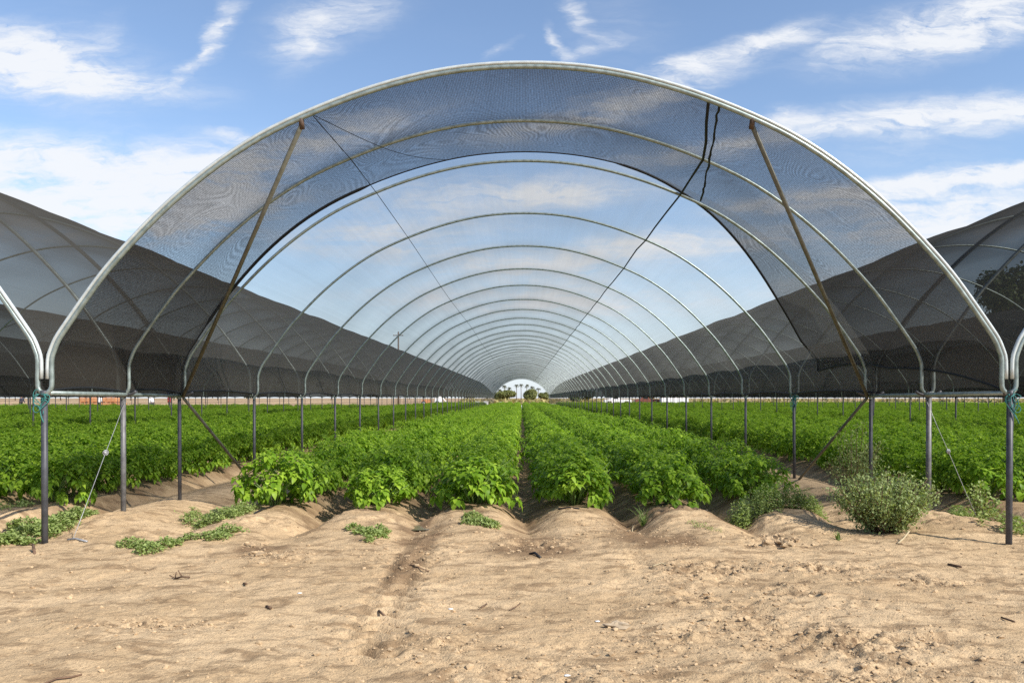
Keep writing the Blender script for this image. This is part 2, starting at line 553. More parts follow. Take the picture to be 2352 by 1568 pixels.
def ground_h(X, Y):
    X = np.asarray(X, dtype=float); Y = np.asarray(Y, dtype=float)
    warp = .12 * fbm(Y * .7, X * .3, 71, 2) + .22 * sstep(9.6, 8.2, Y) * fbm(X * .9, Y * .9, 72, 2)
    xl = (X + warp - CX + PITCH / 2) % PITCH - PITCH / 2       # within a tunnel
    bed = np.zeros_like(X)
    for c in BEDS:
        bed = np.maximum(bed, np.exp(-np.abs((xl - c) / .49) ** 3.4))
    edge = np.exp(-((np.abs(xl) - 4.5) / .72) ** 2)            # raised strip under the posts
    bed = np.maximum(bed, edge * .85)
    deep = np.where(Y < 1e9, 1, 0) * sstep(7.3, 8.9, Y + .75 * fbm(X * .8, Y * .5, 5, 3))
    amp = .24 * (.62 + .38 * sstep(8.6, 9.6, Y)) * (1 + 1.3 * vnoise(X * .75 + 2, Y * .2, 78) * sstep(9.8, 9.0, Y))
    h = (bed - 1) * amp * deep + .05 * deep
    front = np.exp(-((Y - 8.75 + 1.1 * fbm(X * .7, Y * .1, 73, 2)) / .75) ** 2)                   # heads of the beds, thrown up a little
    h = h + front * .04 * bed + .02 * edge * np.exp(-((Y - 9.6) / 1.3) ** 2)
    h = h - .03 * sstep(7.4, 6.2, Y)
    h = h + .05 * fbm(X * .8, Y * .9, 1, 3) * sstep(11, 8, Y)
    h = h + front * (.055 * fbm(X * 2.3, Y * 2.6, 83, 3) + .02 * np.abs(fbm(X * 6, Y * 7, 84, 2)))
    rough = np.maximum(rough_mask(X, Y), .85 * front * np.clip(2.4 * fbm(X * 1.1, Y * 1.4, 75, 3), 0, 1))
    h = h + (.017 + .04 * rough) * fbm(X * 3.2, Y * 4.2, 21, 4)
    h = h + (.012 + .05 * rough) * fbm(X * 13, Y * 15, 31, 3)
    ck = vnoise(X * 7 + 3, Y * 8, 57)
    h = h - .016 * (.25 + rough) * np.exp(-(ck / .05) ** 2)
    # lug marks of a tractor tyre
    for (xa, ya, xb, yb, w, k_) in ((-1.02, 7.9, -.80, 4.2, .17, .042), (.98, 7.2, .62, 5.0, .13, .020)):
        t = (Y - yb) / (ya - yb)
        xc = xb + (xa - xb) * t + .04 * np.sin(Y * 2.1)
        on = np.exp(-((X - xc) / w) ** 4) * sstep(yb - .2, yb + .3, Y) * sstep(ya + .2, ya - .3, Y)
        h = h + on * (k_ * np.sin((Y + .3 * (X - xc) + .02 * np.sin(X * 31)) * 2 * math.pi / .165) * (.5 + .9 * vnoise(X * 2, Y * 1.3, 99)) - k_ * .5)
    return h


def rough_mask(X, Y):
    m = np.zeros_like(np.asarray(X, dtype=float))
    for (px, py, rx, ry) in ((1480, 1235, .55, .55), (1790, 1240, .38, .4), (1690, 1360, .55, .5), (1780, 1420, .45, .45), (1980, 1470, .5, .4), (2080, 1530, .5, .3), (1230, 1250, .35, .4), (640, 1275, .3, .25), (1170, 1540, .6, .2), (940, 1480, .4, .3), (960, 1250, .3, .4), (1560, 1450, .5, .25), (1860, 1300, .5, .2), (930, 1300, .28, .6), (900, 1390, .25, .5), (1900, 1400, .4, .3), (2000, 1540, .6, .25), (1620, 1300, .5, .35), (1340, 1480, .4, .12), (300, 1420, .5, .12), (2100, 1330, .6, .15)):
        d = H / (py - HY) * F
        x0 = (px - HX) / F * d
        m = np.maximum(m, np.exp(-((X - x0) / rx) ** 2 - ((Y - d) / ry) ** 2))
    return m * np.clip(.6 + 1.6 * fbm(np.asarray(X) * 2.6, np.asarray(Y) * 2.6, 44, 2), 0, 1.2)


def seg(a, b, st):
    return np.arange(a, b, st)


xs_half = np.concatenate([seg(0, 6.6, .02), seg(6.6, 10, .08), seg(10, 30, .25), np.geomspace(30, 6000, 46)])
xs = np.concatenate([-xs_half[::-1][:-1], xs_half])
ys = np.concatenate([np.array([-6000, -1200, -300, -80, -20, -6, -1, 1.5, 2.6]), seg(3.2, 5, .013), seg(5, 8, .018), seg(8, 11.5, .024), seg(11.5, 22, .12), seg(22, 60, .8), np.geomspace(60, 8000, 50)])
GX, GY = np.meshgrid(xs, ys)
GZ = ground_h(GX, GY)
far = sstep(20, 40, GY)
GZ = GZ * (1 - far) + far * (.0)
GZ = np.where(GY < 3, GZ * 0 - .02, GZ)
nx, ny = len(xs), len(ys)
idx = np.arange(nx * ny).reshape(ny, nx)
quads = np.stack([idx[:-1, :-1], idx[:-1, 1:], idx[1:, 1:], idx[1:, :-1]], -1).reshape(-1, 4)
dark_soil_v = np.zeros_like(GX)  # weight of the darker brown soil colour at bed heads, troughs and beds
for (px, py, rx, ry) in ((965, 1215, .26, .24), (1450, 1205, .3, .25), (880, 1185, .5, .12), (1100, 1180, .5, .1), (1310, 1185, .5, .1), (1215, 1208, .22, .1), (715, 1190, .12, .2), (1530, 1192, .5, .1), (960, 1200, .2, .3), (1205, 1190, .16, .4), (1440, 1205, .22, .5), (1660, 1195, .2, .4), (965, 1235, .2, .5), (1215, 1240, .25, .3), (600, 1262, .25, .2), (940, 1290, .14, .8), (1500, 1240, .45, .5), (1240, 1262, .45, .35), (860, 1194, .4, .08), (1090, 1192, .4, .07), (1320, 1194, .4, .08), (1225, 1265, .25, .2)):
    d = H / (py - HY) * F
    dark_soil_v = np.maximum(dark_soil_v, np.exp(-((GX - (px - HX) / F * d) / rx) ** 4 - ((GY - d) / ry) ** 4))
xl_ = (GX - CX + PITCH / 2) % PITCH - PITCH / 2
darker = sstep(9.05, 9.45, GY + .5 * fbm(GX * 1.6, GY * 1.2, 61, 4)) * sstep(3.75, 3.3, np.abs(xl_)) * .62     # darker brown soil across the cropped beds
dark_soil_v = np.clip(np.maximum(dark_soil_v, darker) * (.8 + 1.1 * fbm(GX * 5, GY * 5, 91, 3)), 0, .8)
me = np_mesh('ground', np.stack([GX, GY, GZ], -1).reshape(-1, 3), quads, M['soil'], attr={'rough': rough_mask(GX, GY).ravel(), 'damp': dark_soil_v.ravel()})
ground = link('ground', me)
tag(ground, kind='structure')


def gz(x, y):
    return float(ground_h(np.array([x]), np.array([y]))[0])


# ------------------------------------------------------------------ tunnels
HALF_OUT = [(1108, -4), (1106, 4), (1100, 13), (1091, 28), (1091, 86), (1087, 112), (1078, 134), (1059, 163), (1013, 230), (973, 285), (925, 341), (860, 410), (790, 475), (705, 542), (612, 602), (516, 648), (412, 690), (312, 722), (212, 746), (112, 760), (0, 765)]
HALF = [(a - (0 if b < 90 else 3 * max(0, a / 1100)), b - (0 if b < 90 else 3.5 * min(1, (b - 80) / 300))) for a, b in HALF_OUT]   # hoop runs just inside the rail
ctl = [(-a / 246.0, H + b / 246.0) for a, b in HALF] + [(a / 246.0, H + b / 246.0) for a, b in HALF[-2::-1]]


def catmull(pts, per=3):
    o = []
    n = len(pts)
    for i in range(n - 1):
        p0, p1, p2, p3 = (np.array(pts[max(0, min(n - 1, k))], float) for k in (i - 1, i, i + 1, i + 2))
        for j in range(per):
            t = j / per
            o.append(.5 * ((2 * p1) + (-p0 + p2) * t + (2 * p0 - 5 * p1 + 4 * p2 - p3) * t * t + (-p0 + 3 * p1 - 3 * p2 + p3) * t ** 3))
    o.append(np.array(pts[-1], float))
    return np.array(o)


PROF = catmull(ctl, 3)
NETP = catmull([c for c in ctl[3:-3]], 3)
# smooth bumps along the crown so the pipe runs as one fair curve
for _ in range(2):
    q = NETP.copy(); q[6:-6] = (NETP[5:-7] + 2 * NETP[6:-6] + NETP[7:-5]) / 4; NETP = q
    q = PROF.copy(); q[15:-15] = (PROF[14:-16] + 2 * PROF[15:-15] + PROF[16:-14]) / 4; PROF = q
dn = np.gradient(NETP, axis=0)
NRM = np.stack([-dn[:, 1], dn[:, 0]], -1)
NRM /= np.linalg.norm(NRM, axis=1)[:, None]
if NRM[len(NRM) // 2][1] < 0: NRM = -NRM
ARC = np.concatenate([[0], np.cumsum(np.linalg.norm(np.diff(NETP, axis=0), axis=1))])
SFR = ARC / ARC[-1]

Y0 = 7.58
BAYS = [Y0, Y0 + 1.5, Y0 + 3.0] + [Y0 + 3.0 + 2.95 * k for k in range(1, 42)]
N_LONG, N_SHORT = len(BAYS), 28


def net_mesh(name, y_edges, sub, mat, bulge, y_front=None, y_back=None, lift=None, seed=3):
    """cloth laid over the hoops: y_edges are the hoops; it billows between them"""
    rows = []
    for i in range(len(y_edges) - 1):
        for j in range(sub):
            rows.append((i, j / sub))
    rows.append((len(y_edges) - 2, 1.0))
    V, U = [], []
    rg = np.random.default_rng(seed)
    bs = rg.uniform(.6, 1.35, len(y_edges))
    ph = rg.uniform(0, 6.28, len(y_edges))
    shoulder = .35 + .65 * np.sin(np.pi * np.clip(SFR, 0, 1)) ** .7
    nrow = len(rows)
    for r, (i, t) in enumerate(rows):
        ya, yb = y_edges[i], y_edges[i + 1]
        y = np.full(len(NETP), ya + (yb - ya) * t)
        fr = r / (nrow - 1)
        if y_front is not None or y_back is not None:
            f = y_front(SFR) if y_front is not None else y_edges[0]
            b = y_back(SFR) if y_back is not None else y_edges[-1]
            y = f + (b - f) * fr
        k = math.sin(math.pi * t)
        off = .03 + bulge * bs[i] * k * shoulder + .014 * k * np.sin(SFR * 37 + ph[i]) + .01 * k * np.sin(SFR * 83 + 2 * ph[i])
        x = NETP[:, 0] + NRM[:, 0] * off
        z = NETP[:, 1] + NRM[:, 1] * off
        foot = np.clip(1 - SFR / .045, 0, 1) + np.clip(1 - (1 - SFR) / .045, 0, 1)
        z = z + foot * (-.045 + .04 * k)
        if lift is not None:
            z = z + lift(SFR, fr)
        V.append(np.stack([x, y, z], -1)); U.append(np.stack([ARC, y], -1))
    V = np.array(V); U = np.array(U)
    npf = len(NETP)
    ii = np.arange(nrow * npf).reshape(nrow, npf)
    q = np.stack([ii[:-1, :-1], ii[:-1, 1:], ii[1:, 1:], ii[1:, :-1]], -1).reshape(-1, 4)
    me = np_mesh(name, V.reshape(-1, 3), q, mat)
    uvl = me.uv_layers.new(name='UVMap')
    li = np.zeros(len(me.loops), dtype=np.int32)
    me.loops.foreach_get('vertex_index', li)
    uvl.data.foreach_set('uv', U.reshape(-1, 2)[li].astype(np.float32).ravel())
    return me, V


def cord_from(V, side, r=.013, step=1):
    return MB().tube([tuple(p) for p in V[::step, side]], r, 6)


def a_back(s):      # rear edge of the front cloth, slack and pulled back on the right side
    return Y0 + 2.72 + 2.05 * sstep(.60, .97, s) + .25 * sstep(.25, .02, s)


def a_lift(s, fr):  # its right hem is gathered up
    return np.clip((s - .93) / .07, 0, 1) ** 1.2 * .36 * math.sin(math.pi * min(1, fr * .60)) ** .9


netA, VA = net_mesh('front_net', BAYS[:3], 10, M['front_net'], .03, None, a_back, a_lift, 5)
netA2, VA2 = net_mesh('front_net', BAYS[:3], 8, M['net_old'], .04, None, None, None, 6)
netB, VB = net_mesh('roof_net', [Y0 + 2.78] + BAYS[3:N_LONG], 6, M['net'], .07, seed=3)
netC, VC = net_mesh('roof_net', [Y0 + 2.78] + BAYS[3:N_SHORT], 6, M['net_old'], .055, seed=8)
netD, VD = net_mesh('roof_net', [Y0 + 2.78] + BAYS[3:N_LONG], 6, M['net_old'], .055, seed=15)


def prof3(off=0.0):
    return [(p[0], 0, p[1]) for p in PROF]


hoop_me = MB().tube(prof3(), .0195, 8).mesh('hoop', M['galv'])
front_hoop_me = MB().tube(prof3(), .0215, 12).mesh('hoop', M['galv'])
d_out = .035
rail = [(NETP[i][0] + NRM[i][0] * d_out, 0, NETP[i][1] + NRM[i][1] * d_out) for i in range(1, len(NETP) - 1)]
rail_me = MB().tube(rail, .0175, 10).mesh('edge_rail', M['white_rail'])
PZ = 1.41


def post_mesh(rad, z0, mat, seed=0):
    b = MB()
    b.tube([(0, 0, z0), (0, 0, PZ)], rad, 12)
    b.tube([(0, 0, PZ - .05), (0, 0, PZ + .012)], rad * 1.18, 12)
    return b.mesh('post', mat)


post_me = post_mesh(.024, -.25, M['post'])
post_front_me = post_mesh(.0285, -.35, M['post'])
post_pale_me = post_mesh(.0285, -.25, M['post_pale'])
clamp_me = MB().tube([(0, 0, PZ - .045), (0, 0, PZ - .005)], .036, 10).box((.03, 0, PZ - .025), (.05, .02, .03)).mesh('clamp', M['rust'])


def twine_mesh(seed, mirror=1):
    rg = random.Random(seed)
    b = MB()
    for k in range(5):
        r = .032
        b.tube([(r * math.cos(a), r * math.sin(a), PZ - .01 - .02 * k + .012 * math.sin(a * 2 + k)) for a in np.linspace(0, 6.6, 18)], .005, 5)
    for k in range(5):
        x0 = rg.uniform(-.05, .03); L = rg.uniform(.12, .30)
        pts = [(x0 * mirror, -.034, PZ - .02)]
        for t in np.linspace(.1, 1, 9):
            pts.append(((x0 + .05 * math.sin(t * 3.1 + k) * (1 if k % 2 else -1)) * mirror, -.036 - .012 * math.sin(t * 4 + k), PZ - .02 - L * t))
        b.tube(pts, .0045, 5)
    c = (-.055 * mirror, -.04, PZ - .16)
    b.tube([(c[0] + .03 * math.cos(a), c[1], c[2] + .034 * math.sin(a)) for a in np.linspace(0, 6.28, 20)], .004, 5)
    c = (-.05 * mirror, -.04, PZ - .04)
    b.tube([(c[0] + .035 * math.cos(a), c[1], c[2] + .06 * math.sin(a)) for a in np.linspace(1.3, 5.2, 16)], .004, 5)
    return b


def make_tunnel(name, cx, n, label, left_posts, right_posts, roof, Vroof, front_me, Vfront, central=False, seed=1):
    rg = random.Random(seed)
    root = empty(name, (cx, Y0, 0), label, 'shade tunnel', 'shade tunnels standing side by side')
    def child(nm, me, y, x=0.0, z=0.0):
        o = link(nm, me, root)
        o.location = (x, y - Y0, z)
        return o
    for i in range(n):
        o = child('hoop', front_hoop_me if i == 0 else hoop_me, BAYS[i])
        if i > 0:
            o.rotation_euler = (rg.uniform(-.004, .004), 0, rg.uniform(-.004, .004))
            o.scale = (1, 1, 1 + rg.uniform(-.004, .004))
    child('edge_rail', rail_me, Y0 - .004)
    child('front_net', front_me, 0 + Y0 - Y0)
    child('roof_net', roof, 0)
    for nm, b in (('hem_cord', cord_from(Vroof, 0)), ('hem_cord', cord_from(Vroof, -1))):
        o = link(nm, hem_cache(Vroof, nm, b, 0 if b is None else None), root)
        o.location = (0, -Y0, 0)
    for side, on in ((-1, left_posts), (1, right_posts)):
        if not on: continue
        for i in range(n):
            me_ = post_front_me if i == 0 else (post_pale_me if i == 1 else post_me)
            o = child('post', me_, BAYS[i], side * 4.5)
            o.rotation_euler = (rg.uniform(-.006, .006), rg.uniform(-.006, .006), rg.uniform(0, 6))
    return root, child


_hems = {}


def hem_cache(V, nm, b, _):
    k = (id(V), len(b.v), round(b.v[0][0], 3))
    if k not in _hems:
        _hems[k] = b.mesh(nm, M['black_cord'])
    return _hems[k]


root, child = make_tunnel('shade_tunnel', CX, N_LONG, 'wide open arched shade cloth tunnel in the middle, facing the viewer head-on', True, True, netB, VB, netA, VA, True, 1)
for ch in root.children:
    if ch.name.startswith(('front_net', 'roof_net')):
        ch.location = (0, -Y0, 0)
# cords of the front cloth
b = MB()
b.tube([tuple(p + np.array([0, .01, 0])) for p in VA[-1]], [.009 + .011 * (abs(s - .2) < .12) + .008 * (s > .6) for s in SFR], 6)
o = b.build('end_cord', M['black_cord'], root); o.location = (0, -Y0, 0)
b = MB().tube([tuple(p) for p in VA[:, -1]], .014, 6)
o = b.build('hem_cord', M['black_cord'], root); o.location = (0, -Y0, 0)
b = MB().tube([tuple(p) for p in VA[:, 0]], .012, 6)
o = b.build('hem_cord', M['black_cord'], root); o.location = (0, -Y0, 0)


def on_net(sx, y, off=-.005):
    """point just under the cloth at sideways offset sx from the axis"""
    i = int(np.argmin(np.abs(NETP[:, 0] - sx) + (NETP[:, 1] < 1.9) * 5))
    j = i + 1 if NETP[i, 0] < sx else i - 1
    t = 0 if NETP[j, 0] == NETP[i, 0] else (sx - NETP[i, 0]) / (NETP[j, 0] - NETP[i, 0])
    return (sx, y - Y0, NETP[i, 1] + t * (NETP[j, 1] - NETP[i, 1]) + off)


rg = random.Random(3)
pts = [on_net(1.70, Y0 + .02), on_net(1.79, Y0 + .5), on_net(1.90, Y0 + 1.0), on_net(1.98, Y0 + 1.5), on_net(2.0, Y0 + 2.3), on_net(2.02, Y0 + 3)]
y = Y0 + 3
while y < BAYS[-1]:
    y += .98
    pts.append(on_net(2.02 + rg.uniform(-.012, .012), y, -.012 + rg.uniform(-.01, .01)))
MB().tube(pts, [.016, .016, .016, .015, .013] + [.012] * (len(pts) - 5), 7).build('seam_cord', M['black_cord'], root)
pts = [on_net(1.79 + .47 * t ** .9 + rg.uniform(-.012, .012), Y0 + .02 + 2.85 * t) for t in np.linspace(0, 1, 26)]
MB().tube(pts, [.011 + rg.uniform(-.003, .004) for _ in pts], 6).build('seam_cord', M['black_cord'], root)
pts = [on_net(-2.0, Y0 + .02, -.02)] + [on_net(-1.95 + .02 * math.sin(k), yy_, -.02) for k, yy_ in enumerate(BAYS[1:34])]
MB().tube(pts, .0048, 5).build('ridge_wire', M['black_cord'], root)
pts = [on_net(-2.0 + 1.05 * t + .15 * t * (1 - t), Y0 + .02 + 2.6 * t, -.01 - .16 * math.sin(math.pi * t)) for t in np.linspace(0, 1, 14)]
MB().tube(pts, .0036, 5).build('ridge_wire', M['black_cord'], root)
# corner braces and gutter rails on both sides
for s in (-1, 1):
    a = Vector((s * 2.11, .03, on_net(s * 2.11, Y0)[2] - .05)); bpt = Vector((s * 4.46, 3.0, PZ - .04))
    br = MB().tube([a, bpt], .0225, 10).build('brace', M['bronze'], root)
    MB().tube([a + Vector((0, -.03, .06)), a + Vector((0, .02, -.03))], .026, 8).build('clamp', M['rust'], br)
    lo = Vector((s * 4.47, 5.75, gz(CX + s * 4.47, 13.3) - .05))
    br2 = MB().tube([bpt + Vector((0, .02, -.02)), lo], .02, 10).build('brace', M['bronze'], root)
    rl = MB().tube([(s * 4.5 - s * .045, .0, PZ - .012), (s * 4.5 - s * .03, 1.5, PZ - .02), (s * 4.5 - s * .03, 3.0, PZ - .03)], .0225, 10).build('gutter_rail', M['galv'], root)
    for k in (0, 1, 2):
        o = link('clamp', clamp_me, rl); o.location = (s * 4.5, BAYS[k] - Y0, 0); o.rotation_euler = (0, 0, 0 if s < 0 else math.pi)
    # cloth-rail horns beside the second and third posts
    for k, w in ((1, 1), (2, 1.2)):
        MB().tube([(s * 4.5 + .16 * math.sin(q) * w, BAYS[k] - Y0, PZ + .06 - .09 * math.cos(q)) for q in np.linspace(-1.1, 1.1, 12)], .016, 8).build('bracket', M['post'], root)
    tw = twine_mesh(4 if s < 0 else 9, 1 if s < 0 else -1)
    o = tw.build('twine', M['twine'], root); o.location = (s * 4.5, 0, 0)
    if s > 0:
        o = twine_mesh(12, 1).build('twine', M['twine'], root); o.location = (s * 4.5, BAYS[3] - Y0, 0); o.scale = (1, 1, 1)
    # guy wire with a twisted tensioner
    top = Vector((s * 4.5 - s * .03, 1.5 - .03, PZ - .10))
    ax_, ay_ = ((-4.22 - CX, 7.62) if s < 0 else (5.12 - CX, 9.05))
    bot = Vector((ax_, ay_ - Y0, gz(ax_ + CX, ay_) - .03))
    mid_ = top.lerp(bot, .40)
    gw = MB().tube([top, top.lerp(bot, .2) + Vector((0, 0, -.008)), mid_, top.lerp(bot, .7) + Vector((0, 0, -.006)), bot], .003, 5).build('guy_wire', M['wire'], root)
    b = MB()
    for k in range(7):
        nx_ = Vector((rg.uniform(-1, 1), rg.uniform(-1, 1), rg.uniform(-.4, .4))).normalized()
        e1 = nx_.orthogonal().normalized(); e2 = nx_.cross(e1)
        rr = rg.uniform(.014, .03)
        b.tube([mid_ + (e1 * math.cos(q) + e2 * math.sin(q)) * rr for q in np.linspace(0, 6.3, 14)], .004, 5)
    b.blob(tuple(mid_), .012, 3, 1)
    b.build('tensioner', M['wire'], gw)

LEFT_NAMES = ['first grey shade tunnel beside the central one, its ridge cut by the left picture edge', 'second shade tunnel out on the left, seen through the first one', 'third shade tunnel out on the left, only its posts and hem showing', 'fourth shade tunnel out on the left, its thin posts far across the crop', 'outermost shade tunnel on the left, its posts near the crates and workers']
RIGHT_NAMES = ['first dark shade tunnel beside the central one, at the right picture edge', 'second shade tunnel out on the right, dark cloth seen through the first', 'third shade tunnel out on the right, only its posts and hem showing', 'fourth shade tunnel out on the right, its thin posts far across the crop', 'fifth shade tunnel out on the right, posts in front of the pale dry ground', 'outermost shade tunnel on the right, posts tiny before the pale dry ground']
for k, lb in enumerate(LEFT_NAMES, 1):
    nb = N_LONG if k == 1 else N_SHORT
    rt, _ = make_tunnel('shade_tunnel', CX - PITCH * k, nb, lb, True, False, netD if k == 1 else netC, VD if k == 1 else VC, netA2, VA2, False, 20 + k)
    for ch in rt.children:
        if ch.name.startswith(('front_net', 'roof_net')): ch.location = (0, -Y0, 0)
for k, lb in enumerate(RIGHT_NAMES, 1):
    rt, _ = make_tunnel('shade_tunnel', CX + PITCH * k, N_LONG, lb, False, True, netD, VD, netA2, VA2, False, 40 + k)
    for ch in rt.children:
        if ch.name.startswith(('front_net', 'roof_net')): ch.location = (0, -Y0, 0)


# ------------------------------------------------------------------ leaves and crop plants
def norm(a):
    return a / np.maximum(np.linalg.norm(a, axis=-1, keepdims=True), 1e-9)


LT = np.array([0, .30, .30, .30, .68, .68, .68, 1.0])
LS = np.array([0, -.5, 0, .5, -.40, 0, .40, 0])
LTRI = np.array([[0, 2, 1], [0, 3, 2], [4, 5, 7], [5, 6, 7]])
LQ = np.array([[1, 2, 5, 4], [2, 3, 6, 5]])


def leaves(c, ax, nr, L, Wd, fold=.18, droop=.2):
    n = len(c)
    ax = norm(ax); sd = norm(np.cross(nr, ax)); nr = norm(np.cross(ax, sd))
    L = np.broadcast_to(np.asarray(L, float), (n,)); Wd = np.broadcast_to(np.asarray(Wd, float), (n,))
    dr = np.broadcast_to(np.asarray(droop, float), (n,))
    z = np.abs(LS)[None, :] * fold * 2 * Wd[:, None] * .5 - dr[:, None] * (LT ** 2)[None, :] * L[:, None] + .12 * np.sin(LT * math.pi)[None, :] * L[:, None]
    V = c[:, None, :] + ax[:, None, :] * (LT[None, :, None] * L[:, None, None]) + sd[:, None, :] * (LS[None, :, None] * Wd[:, None, None]) + nr[:, None, :] * z[:, :, None]
    base = (np.arange(n) * 8)[:, None, None]
    return V.reshape(-1, 3), (LQ[None] + base).reshape(-1, 4), (LTRI[None] + base).reshape(-1, 3)


def crop_mesh(seed, hgt=.64, rad=.52, ncl=64, per=8, llen=(.065, .105)):
    r = np.random.default_rng(seed)
    th = r.uniform(0, 2 * np.pi, ncl)
    u = r.uniform(0, 1, ncl)
    ph = np.arccos(1 - u)                          # from the top down to the skirts
    lump = 1 + .10 * np.sin(3 * th + seed) + .07 * np.sin(5 * th + 2 * seed) + r.normal(0, .05, ncl)
    rr = rad * lump * np.sin(ph) ** .92
    zz = .09 + (hgt - .09) * np.cos(ph) ** .74 * r.uniform(.9, 1.06, ncl)
    depth = r.uniform(.72, 1.0, ncl)
    cc = np.stack([rr * np.cos(th) * depth, rr * np.sin(th) * depth, zz * (.25 + .75 * depth)], -1)
    outw = norm(np.stack([np.cos(th) * np.sin(ph), np.sin(th) * np.sin(ph), np.cos(ph) + .25], -1))
    C = np.repeat(cc, per, 0)
    O = np.repeat(outw, per, 0)
    n = len(C)
    k = np.tile(np.arange(per), ncl)
    a = k * 2.4 + np.repeat(r.uniform(0, 6.28, ncl), per)
    up = norm(O * .55 + np.array([0, 0, 1.0]))
    e1 = norm(np.cross(up, np.array([.3, .9, .1]))); e2 = np.cross(up, e1)
    radial = e1 * np.cos(a)[:, None] + e2 * np.sin(a)[:, None]
    lift = (.45 - k / per * .85)[:, None]
    ax = norm(radial + up * lift + O * .35 + r.normal(0, .12, (n, 3)))
    low = np.clip((.38 - C[:, 2]) / .3, 0, 1)[:, None]
    ax = norm(ax - np.array([0, 0, 1.0]) * (.25 + .75 * low) + O * .3 * low)
    nr = norm(up + radial * .25 + r.normal(0, .15, (n, 3)))
    L = r.uniform(*llen, n) * (.55 + .55 * k / per) * (1 + .25 * low[:, 0])
    V, Q, T = leaves(C + up * (.03 - .05 * k / per)[:, None] + radial * .012, ax, nr, L, L * r.uniform(.52, .68, n), .22, r.uniform(.15, .5, n))
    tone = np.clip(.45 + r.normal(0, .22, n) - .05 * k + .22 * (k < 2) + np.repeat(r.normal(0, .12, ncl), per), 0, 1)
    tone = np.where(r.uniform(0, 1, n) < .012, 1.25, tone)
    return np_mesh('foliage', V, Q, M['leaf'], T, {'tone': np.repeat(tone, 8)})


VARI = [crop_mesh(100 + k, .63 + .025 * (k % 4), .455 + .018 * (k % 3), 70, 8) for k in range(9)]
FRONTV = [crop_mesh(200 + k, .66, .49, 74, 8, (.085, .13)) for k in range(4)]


def stem_mesh(seed):
    rg_ = random.Random(seed)
    b = MB()
    for k in range(11):
        a = rg_.uniform(0, 6.28); q = rg_.uniform(.12, .42); h = rg_.uniform(.32, .5)
        b.tube([(.03 * math.cos(a), .03 * math.sin(a), -.03), (q * .4 * math.cos(a), q * .4 * math.sin(a), h * .5), (q * math.cos(a), q * math.sin(a), h)], [.009, .007, .004], 5)
    return b.mesh('stem', M['stem'])


STEMS = [stem_mesh(k) for k in range(3)]
ROW_START = {0: [9.82, 9.78, 9.72, 9.76, 9.82, 10.3]}
spots = []
rr_ = random.Random(77)
for tn in range(-6, 8):
    cx = CX + tn * PITCH
    yend = 131.0 if tn >= -1 else 84.0
    for bi, bx in enumerate(BEDS):
        y0 = ROW_START.get(tn, [10.55, 10.4, 10.3, 10.3, 10.4, 10.35])[bi] + (0 if tn == 0 else rr_.uniform(-.1, .1))
        y = y0
        first = True
        while y < yend:
            x = cx + bx + rr_.uniform(-.05, .05)
            if abs(x) < .66 * y + 2.0:
                spots.append((y, x, tn, bi, first, rr_.random(), rr_.random()))
            first = False
            y += .40 + rr_.uniform(-.04, .04)
in_view = [s for s in spots if abs(s[1] + .12) < .655 * s[0] + .3]
in_view.sort(key=lambda s: s[0])
near = in_view[:300]
near_set = set(near)
ORD = ['first', 'second', 'third', 'fourth', 'fifth', 'sixth']


def row_words(tn, bi):
    if tn == 0:
        return ['central tunnel row farthest left', 'second central tunnel row from the left', 'row just left of the middle furrow', 'row just right of the middle furrow', 'second central tunnel row from the right', 'central tunnel row farthest right'][bi]
    if tn < 0:
        return ['%s row beyond the left posts' % ORD[5 - bi]][0] if tn == -1 else 'rows of the second tunnel on the left'
    return '%s row beyond the right posts' % ORD[bi] if tn == 1 else 'rows of the second tunnel on the right'


look = {0: 'sunlit yellow-green plant at the front of the %s', 1: 'shaded mid-green plant at the front of the %s'}
near_objs = []
for i, (y, x, tn, bi, first, r1, r2) in enumerate(near):
    me = FRONTV[i % 4] if first else VARI[int(r1 * 9) % 9]
    o = empty('crop_plant', (x, y, gz(x, y) - .01))
    fo = link('foliage', me, o)
    o.rotation_euler = (0, 0, r2 * 6.28)
    s = .88 + .22 * r1
    if first: s *= .95
    o.scale = (s, s, s * (.90 + .2 * r2))
    w = row_words(tn, bi)
    if first:
        lit = 0 if (tn == 0 and bi < 3) or tn != 0 else 1
        tag(o, look[lit] % w, 'crop plant', 'front plants of the crop rows')
    else:
        tag(o, 'leafy green plant inside the %s' % w, 'crop plant', 'crop plants inside the %s' % w)
    if y < 12.2:
        st = link('stem', STEMS[i % 3], o)
    near_objs.append(fo)
rest = [s for s in spots if s not in near_set]
pv = np.array([(s[1], s[0], .03) for s in rest], dtype=np.float32)
fm = bpy.data.meshes.new('crop_field')
fm.vertices.add(len(pv)); fm.vertices.foreach_set('co', pv.ravel()); fm.update()
field = link('crop_field', fm)
tag(field, 'unbroken leafy green crop filling the tunnels into the distance', 'crop', kind='stuff')
gn = bpy.data.node_groups.new('sown_plants', 'GeometryNodeTree')
gn.interface.new_socket('Geometry', in_out='INPUT', socket_type='NodeSocketGeometry')
gn.interface.new_socket('Geometry', in_out='OUTPUT', socket_type='NodeSocketGeometry')
gi = gn.nodes.new('NodeGroupInput'); go = gn.nodes.new('NodeGroupOutput')
g2i = gn.nodes.new('GeometryNodeGeometryToInstance')
seen, srcs = set(), []
for o in near_objs:
    if o.data in VARI and o.data not in seen and len(srcs) < 7:
        seen.add(o.data); srcs.append(o)
for o in srcs[::-1]:
    oi = gn.nodes.new('GeometryNodeObjectInfo')
    oi.transform_space = 'ORIGINAL'
    oi.inputs['Object'].default_value = o
    gn.links.new(oi.outputs['Geometry'], g2i.inputs[0])
iop = gn.nodes.new('GeometryNodeInstanceOnPoints')
